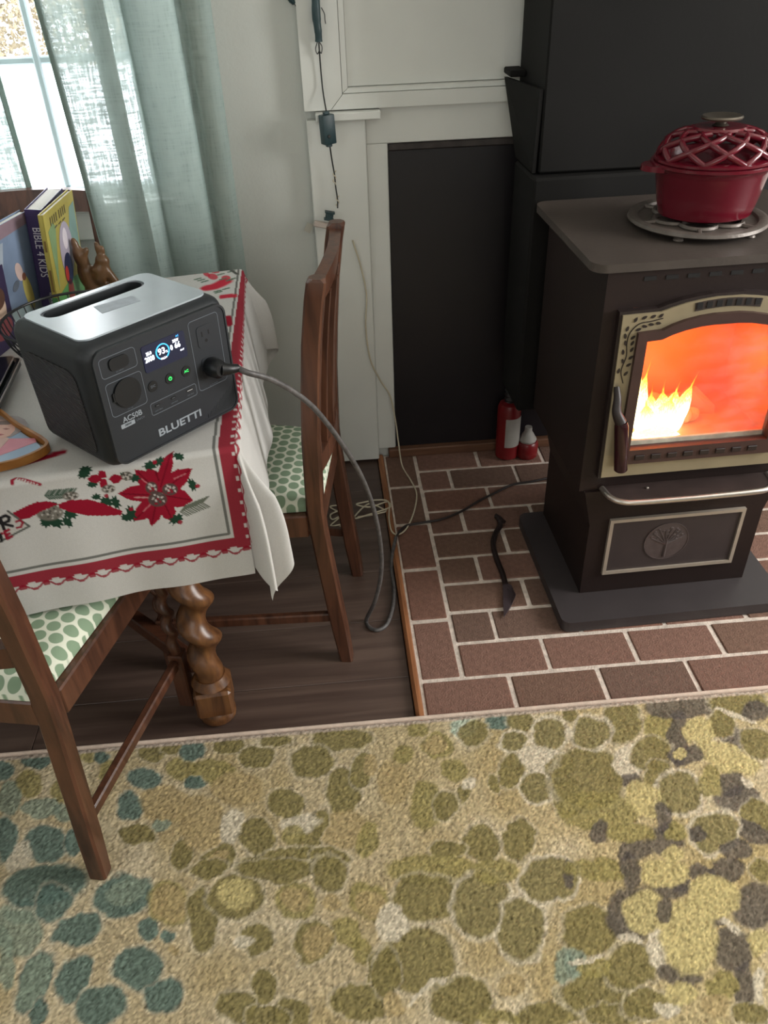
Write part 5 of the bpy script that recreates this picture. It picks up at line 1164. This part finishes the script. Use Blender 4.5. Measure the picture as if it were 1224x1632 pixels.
for k, x in enumerate((.030, .042, .054, .066, .084, .096, .108, .120)):
    mk('title_letter', on_cover(MY, th, [(x, .196), (x+.005, .1965), (x+.005, .213), (x, .2125)], .0005, .0008), flat((92, 84, 60)), cY)
for k, x in enumerate((.05, .075, .10)): mk('title_letter', on_cover(MY, th, [(x, .186), (x+.016, .187), (x+.016, .190), (x, .189)], .0005, .0008), flat((92, 84, 60)), cY)
for z, l in ((.165, .022), (.095, .045)): mk('spine_lettering', tr(box(.0035, .0075, -.0008, -.0004, z-l/2, z+l/2), Matrix.Identity(4)), flat((110, 88, 40)), cY, M=MY)
pA = (-.692, 1.455, BZ); raz = R(-14.5)
tA, cA, MA = book('wide pale blue picture book with worn pages left of the Bible', pA, raz, R(6.5), .016, .270, .222, pm('pale_blue_cover', (112, 128, 152), .5, var=.22, scale=9))
thA = .016
mk('cover_print', on_cover(MA, thA, [(.0, .192), (.27, .200), (.27, .222), (.0, .222)]), flat((132, 112, 122)), cA)
mk('cover_print', on_cover(MA, thA, ellp(.225, .070, .014, .040, .2)), flat((186, 172, 96)), cA)
mk('cover_print', on_cover(MA, thA, ellp(.205, .120, .012, .020, .3)), flat((196, 172, 166)), cA)
mk('cover_print', on_cover(MA, thA, ellp(.185, .098, .014, .008, .5), .0005, .0008), flat((92, 100, 112)), cA)
mk('cover_print', on_cover(MA, thA, ellp(.218, .106, .007, .008), .0005, .0008), flat((120, 76, 60)), cA)
mk('cover_print', on_cover(MA, thA, [(.05, .01), (.27, .01), (.27, .04), (.16, .06), (.05, .05)]), flat((140, 156, 158)), cA)
mk('cover_print', on_cover(MA, thA, [(.10, .10), (.14, .19), (.17, .19), (.14, .10)]), flat((150, 160, 172)), cA)
pC = (-.6722, 1.4600, BZ)
tC, cC, MC = book('dark purple book with a small portrait leaning before the blue one', pC, raz, R(6.5), .012, .125, .160, pm('dark_purple_cover', (44, 34, 66), .4, var=.1), tilt=R(0))
mk('cover_print', on_cover(MC, .012, ellp(.085, .085, .024, .040)), flat((196, 170, 150)), cC)
mk('cover_print', on_cover(MC, .012, ellp(.085, .105, .026, .022), .0005, .0008), flat((84, 56, 44)), cC)
mk('cover_print', on_cover(MC, .012, ellp(.085, .045, .034, .022), .0005, .0008), flat((120, 60, 64)), cC)

# ------------------------------------------------------------------ carved figurine
FIG = pm('brown_glazed_carving', (96, 68, 42), .32, var=.3, scale=26, bump=.15, bscale=120, spec=.6)
fxx, fyy = -.499, 1.765
fg = thing('figurine', (fxx, fyy, BZ), 'small brown glazed figurine of two huddled animals beside the books', 'figurine')
def E_(x, y, z, a, b, c, rx_=0, ry_=0): return ellipsoid((fxx+x, fyy+y, BZ+z), (a, b, c), Matrix.Rotation(ry_, 4, 'Y') @ Matrix.Rotation(rx_, 4, 'X'), 14, 10)
parts = [E_(-.012, 0, .022, .020, .018, .024), E_(.018, 0, .024, .022, .018, .026), E_(-.016, 0, .062, .020, .017, .036, 0, -.12), E_(-.020, -.002, .100, .015, .014, .030, 0, -.2), E_(-.025, -.002, .128, .008, .008, .018, 0, -.15),
         E_(-.008, -.004, .112, .007, .008, .014, 0, .5), E_(.016, -.006, .070, .020, .016, .028, 0, .4), E_(.024, -.006, .094, .016, .013, .014, 0, .5), E_(.020, -.004, .118, .007, .006, .018, 0, -.1), E_(.028, -.004, .112, .006, .006, .014, 0, .25),
         E_(.036, -.008, .060, .009, .010, .034, 0, -.45), E_(.026, -.016, .030, .016, .010, .016), E_(.044, -.004, .020, .012, .012, .012), E_(-.030, 0, .010, .010, .012, .012), E_(.006, -.012, .078, .010, .008, .006)]
fb_ = blob(parts, .0032); fb_[0][:, 2] = np.maximum(fb_[0][:, 2], BZ+.0004)
bdy = mk('carved_body', fb_, FIG, fg, 180)
mk('round_pot', ellipsoid((fxx+.026, fyy-.026, BZ+.030), (.013, .011, .014)), pm('golden_glaze', (150, 112, 64), .3, var=.2, scale=30), fg, 60)

# ------------------------------------------------------------------ things at the left of the table
HOOP = wood('honey_wood', (132, 84, 34), (168, 112, 52), 0, 8, .4, 6)
hc = catmull([(-.60, 1.060), (-.515, 1.082), (-.482, 1.098), (-.4590, 1.126), (-.4690, 1.150), (-.525, 1.206), (-.60, 1.285), (-.70, 1.30), (-.78, 1.20), (-.72, 1.07), (-.60, 1.060)], 8)[:-1]
tn = np.roll(hc, -1, 0)-np.roll(hc, 1, 0); tn /= np.linalg.norm(tn, axis=1)[:, None]; nn = np.stack([-tn[:, 1], tn[:, 0]], 1)
tag(mk('wooden_hoop', ring([tuple(a) for a in hc-nn*.0025], [tuple(a) for a in hc+nn*.0025], BZ, BZ+.014, 'z'), HOOP, smooth=40), 'honey coloured bent wooden hoop lying around the magazine', 'hoop')
MZ = BZ+.0003
mg = thing('magazine', (-.57, 1.17, MZ), 'glossy magazine cover with a grey haired person in pink on pale blue', 'magazine')
mk('cover', prism([(-.66, 1.080), (-.58, 1.074), (-.510, 1.092), (-.483, 1.108), (-.4665, 1.128), (-.4760, 1.146), (-.530, 1.206), (-.572, 1.254), (-.66, 1.262)], MZ, MZ+.004), pm('pale_blue_print', (150, 172, 196), .25, var=.05, spec=.5), mg)
def mpx(pts): return [tuple(on_z(x/11.127, 620+y/11.127, MZ+.0042)[:2]) for x, y in pts]
def mp_(pts, c, k): mk('cover_print', prism(mpx(pts), MZ+.0041+.0003*k, MZ+.0043+.0003*k), flat(c), mg)
mp_([(-260, 1120), (-60, 960), (140, 880), (620, 870), (650, 940), (300, 1070), (0, 1180), (-200, 1220)], (206, 132, 146), 0)
mp_([(-150, 1060), (-80, 900), (60, 840), (170, 880), (60, 1000), (-60, 1120)], (206, 170, 160), 1)
mp_([(-200, 560), (-60, 480), (120, 470), (330, 490), (440, 540), (490, 610), (440, 700), (330, 780), (200, 850), (100, 860), (-150, 800)], (150, 140, 138), 1)
mp_([(-180, 620), (0, 560), (180, 560), (270, 620), (265, 740), (180, 830), (60, 880), (-120, 860)], (210, 166, 150), 2)
mp_([(-60, 580), (120, 565), (260, 575), (265, 610), (150, 640), (-60, 640)], (120, 104, 100), 3)
mp_([(50, 715), (110, 700), (180, 715), (110, 730)], (150, 96, 88), 3)
mp_([(-60, 815), (20, 800), (80, 815), (0, 835)], (170, 90, 90), 3)
LAPB = pm('glossy_black_lid', (18, 20, 24), .15, var=.05, spec=.6)
Ml = Matrix.Translation((-.5655, 1.30, BZ+.0145)) @ Matrix.Rotation(R(4), 4, 'Z')
lt = thing('laptop', (-.69, 1.36, BZ+.0145), 'glossy black laptop with silver edge resting on the wooden hoop', 'laptop')
mk('base', prism(rrect(-.30, -.004, -.048, .140, .01), .0, .010), LAPB, lt, M=Ml)
mk('edge_trim', ring(rrect(-.302, -.002, -.05, .142, .011), rrect(-.300, -.004, -.048, .140, .010), .0095, .0112, 'z'), CHROME, lt, M=Ml)
mk('lid', prism(rrect(-.306, -.014, -.038, .138, .01), .0115, .0165), LAPB, lt, M=Ml)
mk('lid_trim', ring(rrect(-.308, -.012, -.040, .140, .011), rrect(-.306, -.014, -.038, .138, .010), .0150, .0168, 'z'), CHROME, lt, M=Ml)
bc = np.array([-.487, 1.500]); br = .128
bk = thing('wire_basket', (bc[0], bc[1], BZ), 'round black wire basket standing behind the power station', 'basket')
WB = pm('black_wire_enamel', (24, 25, 28), .3, var=.1, spec=.6)
circ = lambda r, z, n=48: np.array([(bc[0]+r*math.cos(a), bc[1]+r*math.sin(a), z) for a in np.linspace(0, 2*math.pi, n+1)[:-1]])
mk('rim', tube(circ(br, BZ+.076), .0028, 8, closed=True), WB, bk, 60); mk('rim', tube(circ(br*.62, BZ+.0030), .0026, 8, closed=True), WB, bk, 60)
for k in range(44):
    a = 2*math.pi*k/44; P = [(bc[0]+r*math.cos(a), bc[1]+r*math.sin(a), BZ+z) for r, z in ((br*.62, .003), (br*.82, .022), (br*.95, .05), (br, .075))]
    mk('wire', tube(catmull(P, 3), .0013, 5), WB, bk)
